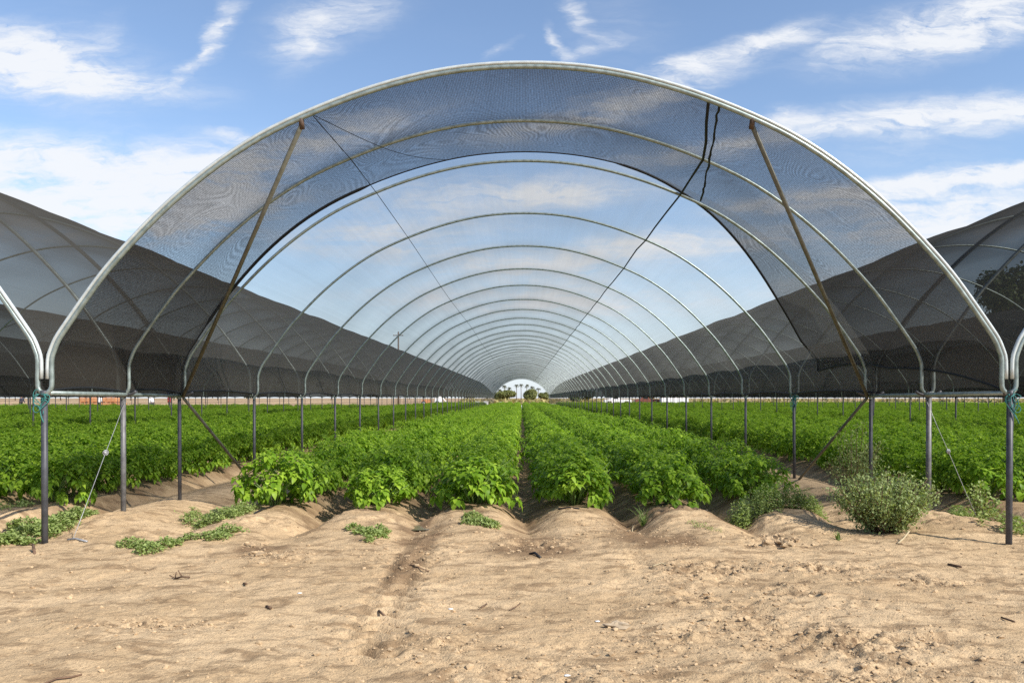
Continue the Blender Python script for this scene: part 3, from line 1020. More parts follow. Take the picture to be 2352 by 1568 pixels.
iop.inputs['Pick Instance'].default_value = True
ri = gn.nodes.new('FunctionNodeRandomValue'); ri.data_type = 'INT'
ri.inputs[4].default_value = 0; ri.inputs[5].default_value = len(srcs) - 1
gn.links.new(ri.outputs[2], iop.inputs['Instance Index'])
rv = gn.nodes.new('FunctionNodeRandomValue'); rv.data_type = 'FLOAT_VECTOR'
rv.inputs[0].default_value = (0, 0, 0); rv.inputs[1].default_value = (0, 0, 6.28)
gn.links.new(rv.outputs[0], iop.inputs['Rotation'])
rs = gn.nodes.new('FunctionNodeRandomValue'); rs.data_type = 'FLOAT'
rs.inputs[2].default_value = .86; rs.inputs[3].default_value = 1.14
gn.links.new(rs.outputs[1], iop.inputs['Scale'])
gn.links.new(gi.outputs[0], iop.inputs['Points'])
gn.links.new(g2i.outputs[0], iop.inputs['Instance'])
gn.links.new(iop.outputs[0], go.inputs[0])
md = field.modifiers.new('sown_plants', 'NODES')
md.node_group = gn
fm.materials.append(M['leaf'])


# ------------------------------------------------------------------ weeds, shrubs, grass
def patch(name, pts, n, llen, label, cat, mat='weed', spread=.12, hgt=.07, seed=1, group=None):
    """low mat of small leaves creeping over the soil along a chain of (x, y, radius)"""
    r = np.random.default_rng(seed)
    pts = np.array(pts, float)
    wts = pts[:, 2] ** 1.5 / (pts[:, 2] ** 1.5).sum()
    k = r.choice(len(pts), n, p=wts)
    a = r.uniform(0, 6.28, n); q = np.sqrt(r.uniform(0, 1, n)) * (1 + r.normal(0, .12, n))
    x = pts[k, 0] + np.cos(a) * q * pts[k, 2]; y = pts[k, 1] + np.sin(a) * q * pts[k, 2] * 1.0
    keep = fbm(x * 6, y * 6, seed, 2) > -.16
    x, y, q, a = x[keep], y[keep], q[keep], a[keep]
    n = len(x)
    z = ground_h(x, y) + .004 + r.uniform(0, 1, n) ** .8 * hgt * (1.15 - q ** 2 * .8).clip(.15)
    c = np.stack([x, y, z], -1)
    ax = norm(np.stack([r.normal(0, 1, n), r.normal(0, 1, n), r.normal(.25, .4, n)], -1))
    nr = norm(np.stack([r.normal(0, .35, n), r.normal(0, .35, n), np.ones(n)], -1))
    L = r.uniform(*llen, n)
    V, Q, T = leaves(c, ax, nr, L, L * r.uniform(.5, .7, n), .2, .2)
    tone = np.repeat(np.clip(r.normal(.5, .25, n), 0, 1.2), 8)
    cx, cy = pts[:, 0].mean(), pts[:, 1].mean()
    org = np.array([cx, cy, gz(cx, cy)])
    o = link(name, np_mesh(name, V - org, Q, M[mat], T, {'tone': tone}))
    o.location = org
    return tag(o, label, cat, group)


def at(px, py, z=0.0):
    d = (H - z) / (py - HY) * F
    return ((px - HX) / F * d, d)


def chain(lst, z=0.0):
    return [(*at(px, py, z), r) for px, py, r in lst]


patch('weed_patch', chain([(20, 1258, .22), (70, 1240, .25), (115, 1228, .24), (160, 1208, .22), (195, 1195, .15), (50, 1215, .22), (-20, 1262, .25)], -.03), 7500, (.025, .048), 'dense bright green weed mat around the foot of the left front post', 'weed', hgt=.10, seed=4)
patch('weed_patch', chain([(465, 1180, .25), (500, 1190, .24), (440, 1168, .16), (540, 1180, .2), (560, 1172, .14)], .05), 4600, (.02, .036), 'bushy olive weed mat on the bank right of the third left post', 'weed', hgt=.12, seed=5)
patch('weed_patch', chain([(300, 1255, .12), (345, 1268, .13), (385, 1256, .12), (440, 1244, .14), (490, 1238, .16), (530, 1226, .14), (325, 1260, .1)], .0), 3000, (.02, .036), 'winding strip of small weeds below the bushy olive mat', 'weed', hgt=.06, seed=6)
patch('weed_patch', chain([(810, 1216, .08), (840, 1222, .12), (865, 1226, .11), (875, 1218, .08), (845, 1236, .06)], .05), 1500, (.02, .036), 'small lone weed mat on the soil mound before the second row', 'weed', hgt=.05, seed=7)
patch('weed_patch', chain([(1085, 1196, .12), (1110, 1204, .13), (1130, 1208, .1), (1075, 1204, .07)], .05), 1300, (.02, .036), 'thin weed mat right below the plants of the third row', 'weed', hgt=.05, seed=8)
patch('weed_patch', chain([(1720, 1180, .2), (1755, 1185, .2), (1700, 1190, .14), (1790, 1180, .16)], .03), 5200, (.018, .034), 'dark low bushy weed below the fifth and sixth crop rows', 'weed', hgt=.30, seed=9)
patch('weed_patch', chain([(1820, 1176, .18), (1850, 1180, .16), (1875, 1172, .12)], .03), 3200, (.018, .034), 'low dark weed between the bushy weed and the grey-green shrub', 'weed', hgt=.22, seed=10)
patch('weed_patch', chain([(2235, 1180, .16), (2265, 1200, .2), (2300, 1216, .2), (2200, 1172, .14), (2330, 1225, .15)], .0), 2100, (.025, .05), 'pale green leafy weeds between the two right front posts', 'weed', hgt=.16, seed=12)
patch('weed_patch', chain([(20, 1195, .16), (50, 1188, .14), (-5, 1205, .15)], -.08), 700, (.02, .035), 'small dull weed patch in the shade at the left picture edge', 'weed', hgt=.08, seed=13)
patch('weed_patch', chain([(1610, 1206, .1), (1640, 1212, .08), (1590, 1200, .06)], .05), 240, (.01, .02), 'faint film of tiny weeds on the mound before the fifth row', 'weed', hgt=.025, seed=14)


def shrub(name, loc, hgt, rad, nst, nl, llen, label, mat='shrub', seed=1, lean=.9, cat='shrub'):
    r = np.random.default_rng(seed)
    root = empty(name, loc, label, cat)
    C, A, N_ = [], [], []
    b = MB()
    for k in range(nst):
        a = r.uniform(0, 6.28); q = rad * math.sqrt(r.uniform(.02, 1)); h = hgt * r.uniform(.55, 1.12) * (1 - .30 * (q / rad) ** 2)
        p0 = np.array([.06 * math.cos(a), .06 * math.sin(a), -.03]); p2 = np.array([q * math.cos(a), q * math.sin(a), h])
        p1 = np.array([q * .55 * math.cos(a), q * .55 * math.sin(a), h * .45])
        t = np.linspace(0, 1, 8)[:, None]
        cv = (1 - t) ** 2 * p0 + 2 * t * (1 - t) * p1 + t ** 2 * p2
        b.tube([tuple(p) for p in cv], [.007 - .005 * i / 7 for i in range(8)], 4)
        m = nl // nst
        tt = r.uniform(.12, 1, m)[:, None] ** .75
        pc = (1 - tt) ** 2 * p0 + 2 * tt * (1 - tt) * p1 + tt ** 2 * p2
        pc = pc + r.normal(0, .03 + .02 * hgt, (m, 3))
        C.append(pc)
        ax = r.normal(0, 1, (m, 3)) + np.array([math.cos(a) * .5, math.sin(a) * .5, .5])
        A.append(ax); N_.append(r.normal(0, .5, (m, 3)) + np.array([0, 0, 1.0]))
    C, A, N_ = np.concatenate(C), np.concatenate(A), np.concatenate(N_)
    C[:, 2] = np.maximum(C[:, 2], .01)
    n = len(C); L = r.uniform(*llen, n)
    V, Q, T = leaves(C, A, N_, L, L * .55, .2, .2)
    tone = np.repeat(np.clip(r.normal(.5, .25, n), 0, 1.2), 8)
    link('foliage', np_mesh('foliage', V, Q, M[mat], T, {'tone': tone}), root)
    b.build('branch', M['twig'], root)
    return root


x, y = at(2040, 1222, .0)
shrub('shrub', (x, y + .12, gz(x, y + .12)), .64, .53, 100, 10500, (.022, .036), 'large grey-green wild shrub in front of the right posts', seed=3)
x, y = at(1985, 1150, .0)
shrub('tall_weed', (x, y + .3, gz(x, y + .3)), .95, .36, 34, 3200, (.018, .034), 'tall thin wispy weed standing behind the grey-green shrub', seed=5, cat='weed')
x, y = at(2252, 1170)
shrub('tall_weed', (x, y, gz(x, y)), .42, .22, 14, 420, (.03, .06), 'pale leafy upright weed at the foot of the right guy wire', 'weed', seed=6, cat='weed')


def tuft(loc, n, hgt, rad, label, seed):
    r = random.Random(seed)
    V, Fc = [], []
    for k in range(n):
        a = r.uniform(0, 6.28); q = r.uniform(.2, 1) * rad; h = hgt * r.uniform(.5, 1); w = r.uniform(.004, .008)
        bx, by = r.uniform(-.02, .02), r.uniform(-.02, .02)
        sx, sy = -math.sin(a) * w, math.cos(a) * w
        i = len(V)
        for t in (0, .35, .7, 1):
            px_, py_ = bx + q * t ** 1.3 * math.cos(a), by + q * t ** 1.3 * math.sin(a)
            pz_ = h * (t * 1.5 - .75 * t * t) - .01
            ww = 1 - t * .95
            V += [(px_ - sx * ww, py_ - sy * ww, pz_), (px_ + sx * ww, py_ + sy * ww, pz_)]
        Fc += [(i, i + 1, i + 3, i + 2), (i + 2, i + 3, i + 5, i + 4), (i + 4, i + 5, i + 7, i + 6)]
    me = np_mesh('grass_tuft', np.array(V), np.array(Fc), M['grass'], None, {'tone': np.repeat(np.random.default_rng(seed).uniform(.1, 1, n), 8)})
    o = link('grass_tuft', me)
    o.location = (loc[0], loc[1], gz(*loc))
    return tag(o, label, 'grass tuft')


tuft(at(1478, 1186), 26, .34, .30, 'long-bladed grass tuft in the furrow before the fifth row', 2)
tuft(at(1925, 1238), 22, .12, .14, 'small green grass tuft on the mound left of the shrub', 3)
tuft(at(2200, 1180), 40, .26, .30, 'arching grass tuft beside the pale post right of the shrub', 4)
tuft(at(1600, 1178), 14, .22, .24, 'thin grass tuft at the foot of the fifth row', 5)

# ------------------------------------------------------------------ litter on the soil
n = 6500
r = np.random.default_rng(5)
d = r.uniform(3.6, 9.4, n * 4)
xg = r.uniform(-.7, .7, n * 4) * d
pm = .07 + rough_mask(xg, d) * 1.6 + .25 * np.clip(fbm(xg * 1.4, d * 1.4, 66, 3), 0, 1)
keep = r.uniform(0, 1, n * 4) < pm
xg, d = xg[keep][:n], d[keep][:n]
gzv = ground_h(xg, d)
sz = r.lognormal(-5.2, .5, len(xg)).clip(.003, .02)
ico = np.array([(0, 0, 1), (.894, 0, .447), (.276, .851, .447), (-.724, .526, .447), (-.724, -.526, .447), (.276, -.851, .447), (.724, .526, -.447), (-.276, .851, -.447), (-.894, 0, -.447), (-.276, -.851, -.447), (.724, -.526, -.447), (0, 0, -1)])
icf = np.array([(0, 1, 2), (0, 2, 3), (0, 3, 4), (0, 4, 5), (0, 5, 1), (1, 6, 2), (2, 7, 3), (3, 8, 4), (4, 9, 5), (5, 10, 1), (6, 7, 2), (7, 8, 3), (8, 9, 4), (9, 10, 5), (10, 6, 1), (11, 7, 6), (11, 8, 7), (11, 9, 8), (11, 10, 9), (11, 6, 10)])
V = ico[None] * sz[:, None, None] * r.uniform(.65, 1.35, (len(sz), 12, 1)) * np.array([1.2, 1.0, .75])
V = V + np.stack([xg, d, gzv + sz * .25], -1)[:, None, :]
T = (icf[None] + (np.arange(len(sz)) * 12)[:, None, None]).reshape(-1, 3)
gravel = link('gravel', np_mesh('gravel', V.reshape(-1, 3), None, M['crumb'], T, smooth=False))
tag(gravel, 'small clods and crumbs of dry soil scattered over the bare ground', 'gravel', kind='stuff')


def rock(px, py, rad, label, mat='crumb', seed=1, flat=(1.2, .9, .7), name='clod', cat='clod', z=0.0):
    x, y = at(px, py, z)
    o = MB().blob((0, 0, 0), rad, seed, 2, .6, flat).build(name, M[mat], None, False)
    o.location = (x, y, gz(x, y) + rad * .25)
    return tag(o, label, cat)


rock(572, 1258, .045, 'pale rounded clod on the slope before the leftmost row', seed=1)
rock(606, 1252, .035, 'smaller pale clod just right of the rounded one', seed=2)
rock(592, 1274, .05, 'broad flat clod below the pair of pale clods', seed=3, flat=(1.4, 1, .5))
rock(1419, 1424, .055, 'flat oval pale stone pressed into the bare ground', seed=4, flat=(1.3, .9, .35), mat='stone', name='stone', cat='stone')
for i, (px, py, q, lb) in enumerate(((1760, 1222, .05, 'brown clod at the top of the crumbled bank'), (1775, 1236, .06, 'largest brown clod of the crumbled bank'), (1800, 1244, .05, 'brown clod right of the largest in the crumbled bank'), (1790, 1228, .045, 'brown clod lying behind the largest in the crumbled bank'), (1812, 1256, .05, 'brown clod at the right foot of the crumbled bank'), (1762, 1248, .04, 'brown clod at the left foot of the crumbled bank'), (1826, 1240, .035, 'small brown clod at the right end of the crumbled bank'))):
    rock(px, py, q, lb, seed=10 + i)
for px, py, lb in ((688, 1354, 'white paper scrap left of the tyre marks'), (1302, 1536, 'white scrap near the bottom edge of the ground'), (1035, 1384, 'tiny white scrap beside the tyre marks'), (1372, 1414, 'tiny white speck left of the flat oval stone')):
    x, y = at(px, py)
    o = MB().blob((0, 0, 0), .014, int(px), 1, .5, (1.3, .8, .3)).build('paper_scrap', M['white'])
    o.location = (x, y, gz(x, y) + .006)
    tag(o, lb, 'litter')


def stick(pix, rad, label, mat='twig', name='twig', cat='twig', lift=.008, branches=()):
    pts = []
    for px, py, z in pix:
        x, y = at(px, py)
        pts.append(Vector((x, y, gz(x, y) + lift + z)))
    org = pts[0].copy()
    b = MB().tube([p - org for p in pts], rad, 7)
    for (i, v) in branches:
        b.tube([pts[i] - org, pts[i] - org + Vector(v)], rad * .6, 5)
    o = b.build(name, M[mat]); o.location = org
    return tag(o, label, cat)


stick([(1216, 1276, .0), (1228, 1277, .012), (1242, 1281, 0)], .011, 'short black hose piece on the soil before the middle furrow', 'pvc', 'hose_piece', 'hose')
stick([(402, 1322, .0), (418, 1324, .012), (436, 1324, .004)], .007, 'grey forked twig with upright prongs on the left bare ground', branches=((0, (.01, .0, .05)), (0, (-.05, .02, .02)), (1, (-.03, 0, .05))))
stick([(80, 1272, -.02), (76, 1266, .05)], .012, 'short wooden stake leaning left of the left front post', 'twig', 'stake', 'stake')
stick([(155, 1245, .0), (175, 1245, .004), (200, 1249, .0)], .009, 'grey iron peg lying at the foot of the left guy wire', 'wire', 'peg', 'peg')
stick([(100, 1555, 0), (130, 1546, .004), (165, 1540, 0), (188, 1534, 0)], .005, 'long thin dark twig near the bottom left corner')
stick([(612, 1382, 0), (622, 1388, .006)], .009, 'short reddish twig left of the tyre marks')
stick([(560, 1292 + 40, 0), (566, 1336, .01)], .008, 'tiny brown bark chip on the left mound', name='bark_chip', cat='litter')
stick([(870, 1390, 0), (884, 1397, .006)], .008, 'brown bark chip beside the upper tyre marks', name='bark_chip', cat='litter')
stick([(2178, 1290, 0), (2208, 1298, .008)], .010, 'dark twig on the ground before the right front post')
stick([(1440, 1225, .01), (1464, 1227, .004)], .006, 'pale straw stick lying in the puddled furrow', 'straw')
stick([(1452, 1212, .0), (1454, 1203, .07)], .005, 'upright pale straw in the puddled furrow', 'straw', 'straw', 'straw')
stick([(2062, 1250, .0), (2075, 1243, .02), (2088, 1238, .07)], .008, 'pale dry stalk at the foot of the grey-green shrub', 'straw', 'stalk', 'stalk')
stick([(910, 1300, .0), (950, 1304, .004), (985, 1310, .0)], .004, 'long thin reddish stem above the tyre marks')
stick([(1170, 1360 + 30, 0), (1186, 1378, .004), (1195, 1368, 0)], .004, 'thin slanting twig on the middle bare ground')
stick([(1500, 1300, 0), (1520, 1293, .005), (1548, 1300, 0)], .005, 'pale stick on the right bare ground', 'straw')
stick([(2300, 1420, 0), (2330, 1432, .006)], .006, 'short dark twig near the right picture edge')
stick([(1105, 1378, 0), (1118, 1372, .005)], .006, 'tiny twig just right of the tyre marks')
# drip hoses at the ends of the rows
for i, (a, bq, lb) in enumerate((((584, 1194), (628, 1176), 'black drip hose end at the leftmost row'), ((838, 1172), (884, 1168), 'black drip hose end at the second row'), ((1282, 1182), (1330, 1184), 'black drip hose end at the fourth row'), ((1515, 1174), (1560, 1176), 'black drip hose end at the fifth row'), ((2270, 1164), (2330, 1156), 'black drip hose behind the right front post'))):
    stick([(*a, 0), ((a[0] + bq[0]) / 2, (a[1] + bq[1]) / 2 - 2, .01), (*bq, .0)], .009, lb, 'pvc', 'drip_hose', 'hose', lift=.012)

# puddles
for px, py, rx, ry, z in ((962, 1222, .3, .26, -.08), (1440, 1212, .34, .26, -.08)):
    x, y = at(px, py, z)
    zz = np.array([ground_h(np.array([x + u_]), np.array([y + w_]))[0] for u_ in np.linspace(-.2, .2, 9) for w_ in np.linspace(-.15, .15, 7)]).min() + .02
    poly = [(x + rx * math.cos(t) * (1 + .2 * math.sin(3 * t)), y + ry * math.sin(t) * (1 + .15 * math.cos(2 * t)), zz) for t in np.linspace(0, 6.28, 29)[:-1]]
    o = MB().add(poly, [tuple(range(28))]).build('water', M['water'])
    tag(o, kind='structure')


# ------------------------------------------------------------------ trees and palms beyond the field
def tree(name, loc, hgt, rad, trunk_h, nl, llen, label, mat='tree', seed=1, cat='tree', squash=1.0, group=None, lobes=9):
    r = np.random.default_rng(seed)
    root = empty(name, loc, label, cat, group)
    b = MB()
    tr = max(.06, hgt * .025)
    top = np.array([r.normal(0, .05 * hgt), r.normal(0, .05 * hgt), trunk_h + (hgt - trunk_h) * .55])
    b.tube([(0, 0, -.3), tuple(top * .4 + np.array([r.normal(0, .02 * hgt), 0, 0])), tuple(top)], [tr * 1.25, tr, tr * .4], 8)
    cz = trunk_h + (hgt - trunk_h) / 2
    cen, rd = [], []
    for k in range(lobes):
        v = norm(r.normal(0, 1, 3)); q = r.uniform(.25, .72)
        c_ = np.array([v[0] * rad * q, v[1] * rad * q, cz + v[2] * (hgt - trunk_h) / 2 * q * squash])
        cen.append(c_); rd.append(rad * (r.uniform(.45, .62) if cat == 'bush' else r.uniform(.32, .55)))
        b.tube([tuple(top * .45), tuple((top * .6 + c_) / 2 + np.array([0, 0, -.05 * hgt])), tuple(c_)], [tr * .55, tr * .35, tr * .12], 5)
    b.build('trunk', M['bark'], root)
    k = r.integers(0, lobes, nl)
    v = norm(r.normal(0, 1, (nl, 3)))
    q = r.uniform(.45, 1.05, nl)[:, None]
    cen, rd = np.array(cen), np.array(rd)
    C = cen[k] + v * q * rd[k][:, None] * np.array([1, 1, min(1, (hgt - trunk_h) / (2 * rad))])
    C[:, 2] = np.clip(C[:, 2], trunk_h * .5 + .05, hgt * 1.05)
    L = r.uniform(*llen, nl)
    V, Q, T = leaves(C, r.normal(0, 1, (nl, 3)), v + np.array([0, 0, .6]) + r.normal(0, .4, (nl, 3)), L, L * .7, .2, .2)
    tone = np.repeat(np.clip(.5 + r.normal(0, .2, nl) + np.repeat(0, nl), 0, 1), 8)
    link('crown', np_mesh('crown', V, Q, M[mat], T, {'tone': tone}), root)
    return root


tree('bush', (P(1166, 914, 420).x, 420, 0), 5.6, 4.6, .2, 9000, (.45, .9), 'round olive bush framed in the far tunnel mouth, left of the gap', 'olive', 2, 'bush')
tree('bush', (P(1219, 914, 415).x, 415, 0), 5.5, 3.8, .2, 8000, (.45, .9), 'round olive bush framed in the far tunnel mouth, right of the gap', 'olive', 4, 'bush')
tree('bush', (P(1146, 914, 450).x, 450, 0), 4.4, 5.6, .2, 6000, (.4, .8), 'paler low bush at the far left of the tunnel mouth', 'olive', 6, 'bush')
tree('bush', (P(1250, 914, 440).x, 440, 0), 4.8, 3.0, .2, 3000, (.4, .8), 'ragged narrow bush at the far right of the tunnel mouth', 'olive', 8, 'bush')


def palm(px, py, dist, label, seed):
    r = np.random.default_rng(seed)
    p = P(px, py, dist)
    root = empty('palm_tree', (p.x, dist, 0), label, 'palm tree', 'palms on the skyline')
    h = p.z - .8
    b = MB()
    b.tube([(0, 0, -.3), (.1 * r.normal(), 0, h * .5), (.15 * r.normal(), 0, h)], [.32, .24, .22], 8)
    b.build('trunk', M['bark'], root)
    C, A, N_, L = [], [], [], []
    for k in range(34):
        a = r.uniform(0, 6.28); el = r.uniform(-.9, 1.1)
        ln = r.uniform(1.3, 2.0)
        for t in np.linspace(.3, 1, 7):
            pos = np.array([math.cos(a) * math.cos(el) * ln * t, math.sin(a) * math.cos(el) * ln * t, h + math.sin(el) * ln * t - .5 * t * t * ln])
            for sgn in (-1, 1):
                C.append(pos)
                A.append(np.array([math.cos(a + sgn * .8), math.sin(a + sgn * .8), -.3]))
                N_.append(np.array([0, 0, 1.0]) + r.normal(0, .3, 3)); L.append(r.uniform(.45, .75))
    C, A, N_, L = map(np.array, (C, A, N_, L))
    V, Q, T = leaves(C, A, N_, L, L * .28, .1, .3)
    link('crown', np_mesh('crown', V, Q, M['palm'], T, {'tone': np.repeat(r.uniform(0, 1, len(C)), 8)}), root)


PALMS = [(1148, 893, 'short palm at the left end of the skyline palms'), (1159, 884, 'second palm from the left end of the skyline palms'), (1170, 888, 'short palm just above the left olive bush'), (1186.5, 882, 'tall palm left of the tallest in the skyline palms'), (1197, 881, 'tallest palm in the middle of the skyline palms'), (1210, 882, 'tall palm right of the tallest in the skyline palms'), (1223, 886, 'shorter palm above the right olive bush'), (1237, 890, 'lowest palm at the right end of the skyline palms')]
for i, (px, py, lb) in enumerate(PALMS):
    palm(px, py, 620 + 12 * (i % 3), lb, 30 + i)

# trees along the left and right edges of the land
LT_ = [(-60, 150, 5.0, 3.4), (35, 160, 4.2, 3.0), (140, 155, 5.2, 3.6), (300, 165, 4.6, 3.2), (400, 158, 4.0, 3.0), (500, 170, 5.0, 3.6), (585, 180, 4.4, 3.2), (680, 175, 4.8, 3.4), (760, 190, 4.6, 3.6), (850, 185, 4.2, 3.2), (940, 195, 4.8, 3.6), (1010, 200, 4.4, 3.4), (1075, 205, 4.2, 3.2), (1118, 215, 3.6, 2.6)]
LW = ['leftmost', 'second', 'third', 'fourth', 'fifth', 'sixth', 'seventh', 'eighth', 'ninth', 'tenth', 'eleventh', 'twelfth', 'thirteenth', 'fourteenth']
for i, (px, dist, h, rd) in enumerate(LT_):
    lbl = 'dark leafy tree across the pale ground, %s' % ('leftmost of the far tree line' if i == 0 else LW[i] + ' from the left in the far tree line')
    dist *= 3.0
    tree('tree', (P(px, 914, dist).x, dist, 0), h * 2.0, rd * 2.9, 1.2, 2200, (.6, 1.2), lbl, 'tree' if i % 3 else 'olive', 60 + i, group='far tree line on the left')
for i, (px, dist, h, rd, lb) in enumerate(((1345, 230, 4.2, 3, 'small far tree just right of the tunnel mouth'), (1500, 240, 4.4, 3.4, 'small far tree behind the brown flatbed truck'), (1320, 200, 2.6, 2.2, 'low far bush left of the white pickup'))):
    tree('tree', (P(px, 914, dist).x, dist, 0), h, rd, .5, 1400, (.25, .5), lb, 'tree', 90 + i)
tree('tree', (P(2318, 914, 150).x, 150, 0), 33, 7.5, 8, 9000, (.5, 1.0), 'tall dark tree seen through the right tunnels cloth', 'tree', 97, lobes=14)
tree('tree', (P(2420, 914, 155).x, 155, 0), 21, 7.5, 4, 6000, (.5, 1.0), 'broad dark tree beyond the right edge, beside the tall one', 'tree', 98, lobes=14)

# rough dry growth on the land beyond the crop
r = np.random.default_rng(8)
n = 15000
dd = 150 * (4.2 ** r.uniform(0, 1, n))
xx = r.uniform(-.075, .66, n) * dd
keep = (fbm(xx * .05, dd * .02, 12, 3) > -.12) & (r.uniform(0, 1, n) < np.where(xx / dd < .12, 1, .45))
xx, dd = xx[keep], dd[keep]
n = len(xx)
c = np.stack([xx, dd, r.uniform(.02, .55, n)], -1)
L = r.uniform(.5, 1.1, n)
V, Q, T = leaves(c, r.normal(0, 1, (n, 3)) + np.array([0, 0, .5]), r.normal(0, .5, (n, 3)) + np.array([0, 0, 1]), L, L * .6, .2, .2)
o = link('undergrowth', np_mesh('undergrowth', V, Q, M['dry'], T, {'tone': np.repeat(r.uniform(0, 1, n), 8)}))
tag(o, 'low dry olive growth on the open land beyond the crop', 'undergrowth', kind='stuff')

# utility pole
rt = empty('utility_pole', (P(915, 914, 150).x, 150, 0), 'lone wooden utility pole rising behind the left tunnels', 'utility pole')
MB().tube([(0, 0, -.4), (0, 0, 13.6)], [.19, .13], 10).build('pole', M['pole_wood'], rt)
MB().box((0, -.16, 12.9), (1.9, .12, .14)).build('crossarm', M['pole_wood'], rt, False)
b = MB()
for q in (-.8, -.3, .3, .8):
    b.tube([(q, -.16, 12.97), (q, -.16, 13.2)], [.06, .04], 6)
b.build('insulator', M['white'], rt)

# ------------------------------------------------------------------ things at the far field edge
def wheel(loc, rad, parent):
    w = MB().tube([(loc[0] - .0, loc[1] - .11, loc[2]), (loc[0], loc[1] + .11, loc[2])], rad, 16).build('wheel', M['tyre'], parent)
    MB().tube([(loc[0], loc[1] - .125, loc[2]), (loc[0], loc[1] + .125, loc[2])], rad * .55, 12).build('rim', M['white'], w)


def pickup(px, dist, label, mat):
    rt = empty('pickup_truck', (P(px, 914, dist).x, dist, 0), label, 'truck')
    b = MB()
    b.prism([(-2.5, .55), (-1.95, .5), (-1.85, .8), (-1.2, .8), (-1.1, .5), (1.2, .5), (1.3, .8), (1.95, .8), (2.05, .5), (2.55, .55), (2.55, 1.12), (.35, 1.15), (.2, 1.75), (-.85, 1.78), (-1.35, 1.2), (-2.45, 1.05)], -.86, .86)
    b.build('body', M[mat], rt, False)
    MB().prism([(-.78, 1.22), (.08, 1.2), (.02, 1.65), (-.72, 1.68)], -.875, -.862).build('window', M['glass'], rt, False)
    for x_ in (-1.52, 1.62):
        for y_ in (-.74, .74):
            wheel((x_, y_, .36), .36, rt)
    for y_ in (-.6, .6):
        MB().box((-2.52, y_, .85), (.06, .3, .16)).build('headlight', M['white'], rt, False)


pickup(1418, 152, 'white pickup truck parked behind the right field, beside the brown truck', 'white')
pickup(1486, 158, 'brown-red flatbed truck parked right of the white pickup', 'dark_red')
b = MB()
rt = empty('trailer', (P(1548, 914, 156).x, 156, 0), 'pale grey box trailer right of the brown truck', 'trailer')
MB().box((0, 0, 1.45), (5.2, 2.1, 1.9)).build('body', M['white'], rt, False)
for x_ in (-1.5, 1.5):
    for y_ in (-.95, .95):
        wheel((x_, y_, .36), .36, rt)
# white tank and frame on the left
rt = empty('farm_loader', (P(990, 914, 150).x, 150, 0), 'orange and white farm loader at the far end of the left field', 'loader')
MB().box((-.8, 0, .75), (1.7, 1.2, .7)).build('body', M['orange_wood'], rt, False)
MB().prism([(.7, .4), (2.0, .4), (1.9, 1.9), (.9, 1.95)], -.6, .6).build('cab', M['white'], rt, False)
MB().tube([(2.0, 0, 1.6), (2.9, 0, .5), (3.3, 0, .3)], .09, 6).build('arm', M['white'], rt)
for x_ in (-1.3, 1.2):
    for y_ in (-.6, .6):
        wheel((x_, y_, .42), .42, rt)
for px, py, dist, s, lb in ((1151, 918, 160, .55, 'white box standing in front of the left olive bush'), (1116, 917, 139, .75, 'larger white bin beside the far end posts'), (1096, 917, 142, .7, 'white bin left of the larger white one')):
    x_ = P(px, py, dist).x
    o = MB().box((0, 0, s / 2), (s, s, s)).box((0, 0, s + .04), (s * 1.06, s * 1.06, .08)).build('storage_bin', M['white'], None, False)
    o.location = (x_, dist, 0); tag(o, lb, 'bin')
for px, lb in ((1134, 'white plank lying at the foot of the last left post'), (1270, 'white plank lying at the foot of the last right post')):
    o = MB().box((0, 0, .42), (1.2, .3, .07)).box((-.4, 0, .2), (.08, .28, .4)).box((.45, 0, .2), (.08, .28, .4)).build('bench', M['white'], None, False)
    o.location = (P(px, 914, 132).x, 132, 0); tag(o, lb.replace('plank lying', 'low bench standing'), 'bench')
o = MB().tube([(0, 0, 0), (0, 0, .62)], .025, 8).build('marker_stake', M['white'])
o.location = (CX + .0, 84, 0); tag(o, 'short white marker stake far along the middle furrow', 'stake')


def crate(loc, rz, label):
    rt = empty('harvest_crate', loc, label, 'crate', 'orange crates at the field edge')
    rt.rotation_euler = (0, 0, rz)
    b = MB()
    for k in range(4):
        z = .14 + k * .17
        for s in (-1, 1):
            b.box((0, s * .56, z), (1.16, .03, .13))
            b.box((s * .565, 0, z), (.03, 1.09, .13))
    b.box((0, 0, .06), (1.1, 1.08, .03))
    b.build('slats', M['orange_wood'], rt, False)
    b = MB()
    for sx in (-1, 1):
        for sy in (-1, 1):
            b.box((sx * .53, sy * .525, .37), (.06, .05, .72))
    b.build('corner_posts', M['orange_wood'], rt, False)
    b = MB()
    for sx in (-.45, 0, .45):
        b.box((sx, 0, -.0), (.1, 1.12, .08))
    b.build('skids', M['orange_wood'], rt, False)


for i, (px, lv, lb) in enumerate(((200, 0, 'bottom orange crate at the left end of the crate row'), (224, 0, 'bottom orange crate second from the left'), (248, 0, 'bottom orange crate third from the left'), (272, 0, 'bottom orange crate at the right end of the crate row'), (200, 1, 'top orange crate at the left end of the crate row'), (224, 1, 'top orange crate second from the left'), (260, 1, 'top orange crate at the right end of the crate row'))):
    crate((P(px, 914, 94).x, 94 + .2 * (i % 2), .05 + lv * .80), .05 * (i % 3 - 1), lb)


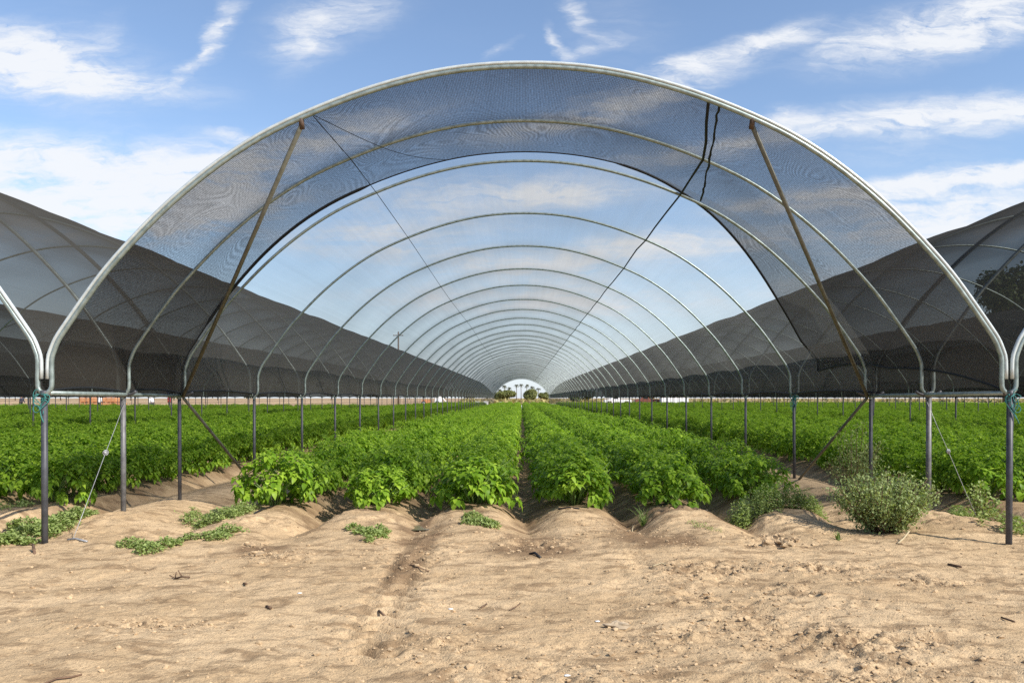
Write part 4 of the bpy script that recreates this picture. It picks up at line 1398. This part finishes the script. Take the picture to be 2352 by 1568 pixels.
def person(px, dist, shirt, hat, label, bend=0.0, arm=.2, seed=1):
    rt = empty('person', (P(px, 914, dist).x, dist, 0), label, 'person')
    rt.rotation_euler = (0, 0, seed * 1.3)
    sb, cb = math.sin(bend), math.cos(bend)
    def T_(x, y, z):
        if z <= .92: return (x, y, z)
        dz = z - .92
        return (x, y * cb - dz * sb, .92 + dz * cb + y * sb)
    V = [T_(0, 0, .92), T_(0, 0, 1.15), T_(0, .0, 1.38), T_(0, 0, 1.5), T_(0, -.02, 1.63), T_(0, -.02, 1.70),
         T_(.17, 0, 1.40), T_(.24, -.02, 1.15), T_(.22, -arm, .97), T_(.21, -arm - .06, .89),
         T_(-.17, 0, 1.40), T_(-.24, -.02, 1.15), T_(-.22, -arm * .6, .97), T_(-.21, -arm * .6 - .05, .89),
         (.10, 0, .86), (.11, -.02, .48), (.11, .01, .08), (.11, -.13, .04),
         (-.10, 0, .86), (-.11, -.05, .48), (-.12, .04, .08), (-.12, -.10, .04)]
    E = [(0, 1), (1, 2), (2, 3), (3, 4), (4, 5), (2, 6), (6, 7), (7, 8), (8, 9), (2, 10), (10, 11), (11, 12), (12, 13), (0, 14), (14, 15), (15, 16), (16, 17), (0, 18), (18, 19), (19, 20), (20, 21)]
    rad = [.15, .14, .15, .06, .10, .085, .07, .05, .04, .04, .07, .05, .04, .04, .09, .065, .045, .04, .09, .065, .045, .04]
    me = bpy.data.meshes.new('body'); me.from_pydata(V, E, []); me.update()
    o = link('body', me, rt)
    me.materials.append(M['skin'])
    o.modifiers.new('skin', 'SKIN')
    for sv, q in zip(me.skin_vertices[0].data, rad):
        sv.radius = (q, q * .8)
    me.skin_vertices[0].data[0].use_root = True
    ss = o.modifiers.new('sub', 'SUBSURF'); ss.levels = 1; ss.render_levels = 1
    def sleeve(nm, ids, k, mat):
        b_ = MB()
        for a_, c_ in ids:
            b_.tube([V[a_], V[c_]], [rad[a_] * k, rad[c_] * k], 10)
        b_.build(nm, mat, rt)
    b_ = MB()
    rings = [T_(0, 0, .86), T_(0, 0, 1.0), T_(0, 0, 1.2), T_(0, 0, 1.38), T_(0, 0, 1.47)]
    b_.tube(rings, [.18, .175, .18, .19, .09], 12)
    for a_, c_ in ((6, 7), (10, 11), (7, 8), (11, 12)):
        b_.tube([V[a_], V[c_]], [rad[a_] * 1.2, rad[c_] * 1.25], 10)
    b_.build('shirt', shirt, rt)
    sleeve('trousers', ((14, 15), (15, 16), (18, 19), (19, 20)), 1.25, M['cloth_dark'])
    hp = V[5]
    MB().tube([(hp[0], hp[1], hp[2] - .03), (hp[0], hp[1], hp[2] + .0), (hp[0], hp[1], hp[2] + .1)], [.2, .12, .10], 12).build('hat', hat, rt)


person(48, 88, M['cloth_dark'], M['cloth_white'], 'dark-clothed field worker in a white hat near the left picture edge', .35, .3, 1)
person(228, 90, M['cloth_white'], M['cloth_red'], 'field worker in a white shirt and red hat before the orange crates', .25, .3, 2)
person(350, 89, M['cloth_white'], M['cloth_white'], 'stooping field worker all in white right of the crates', .8, .3, 3)
person(389, 96, M['cloth_red'], M['cloth_straw'], 'upright field worker in red beside the second left post', .1, .2, 4)
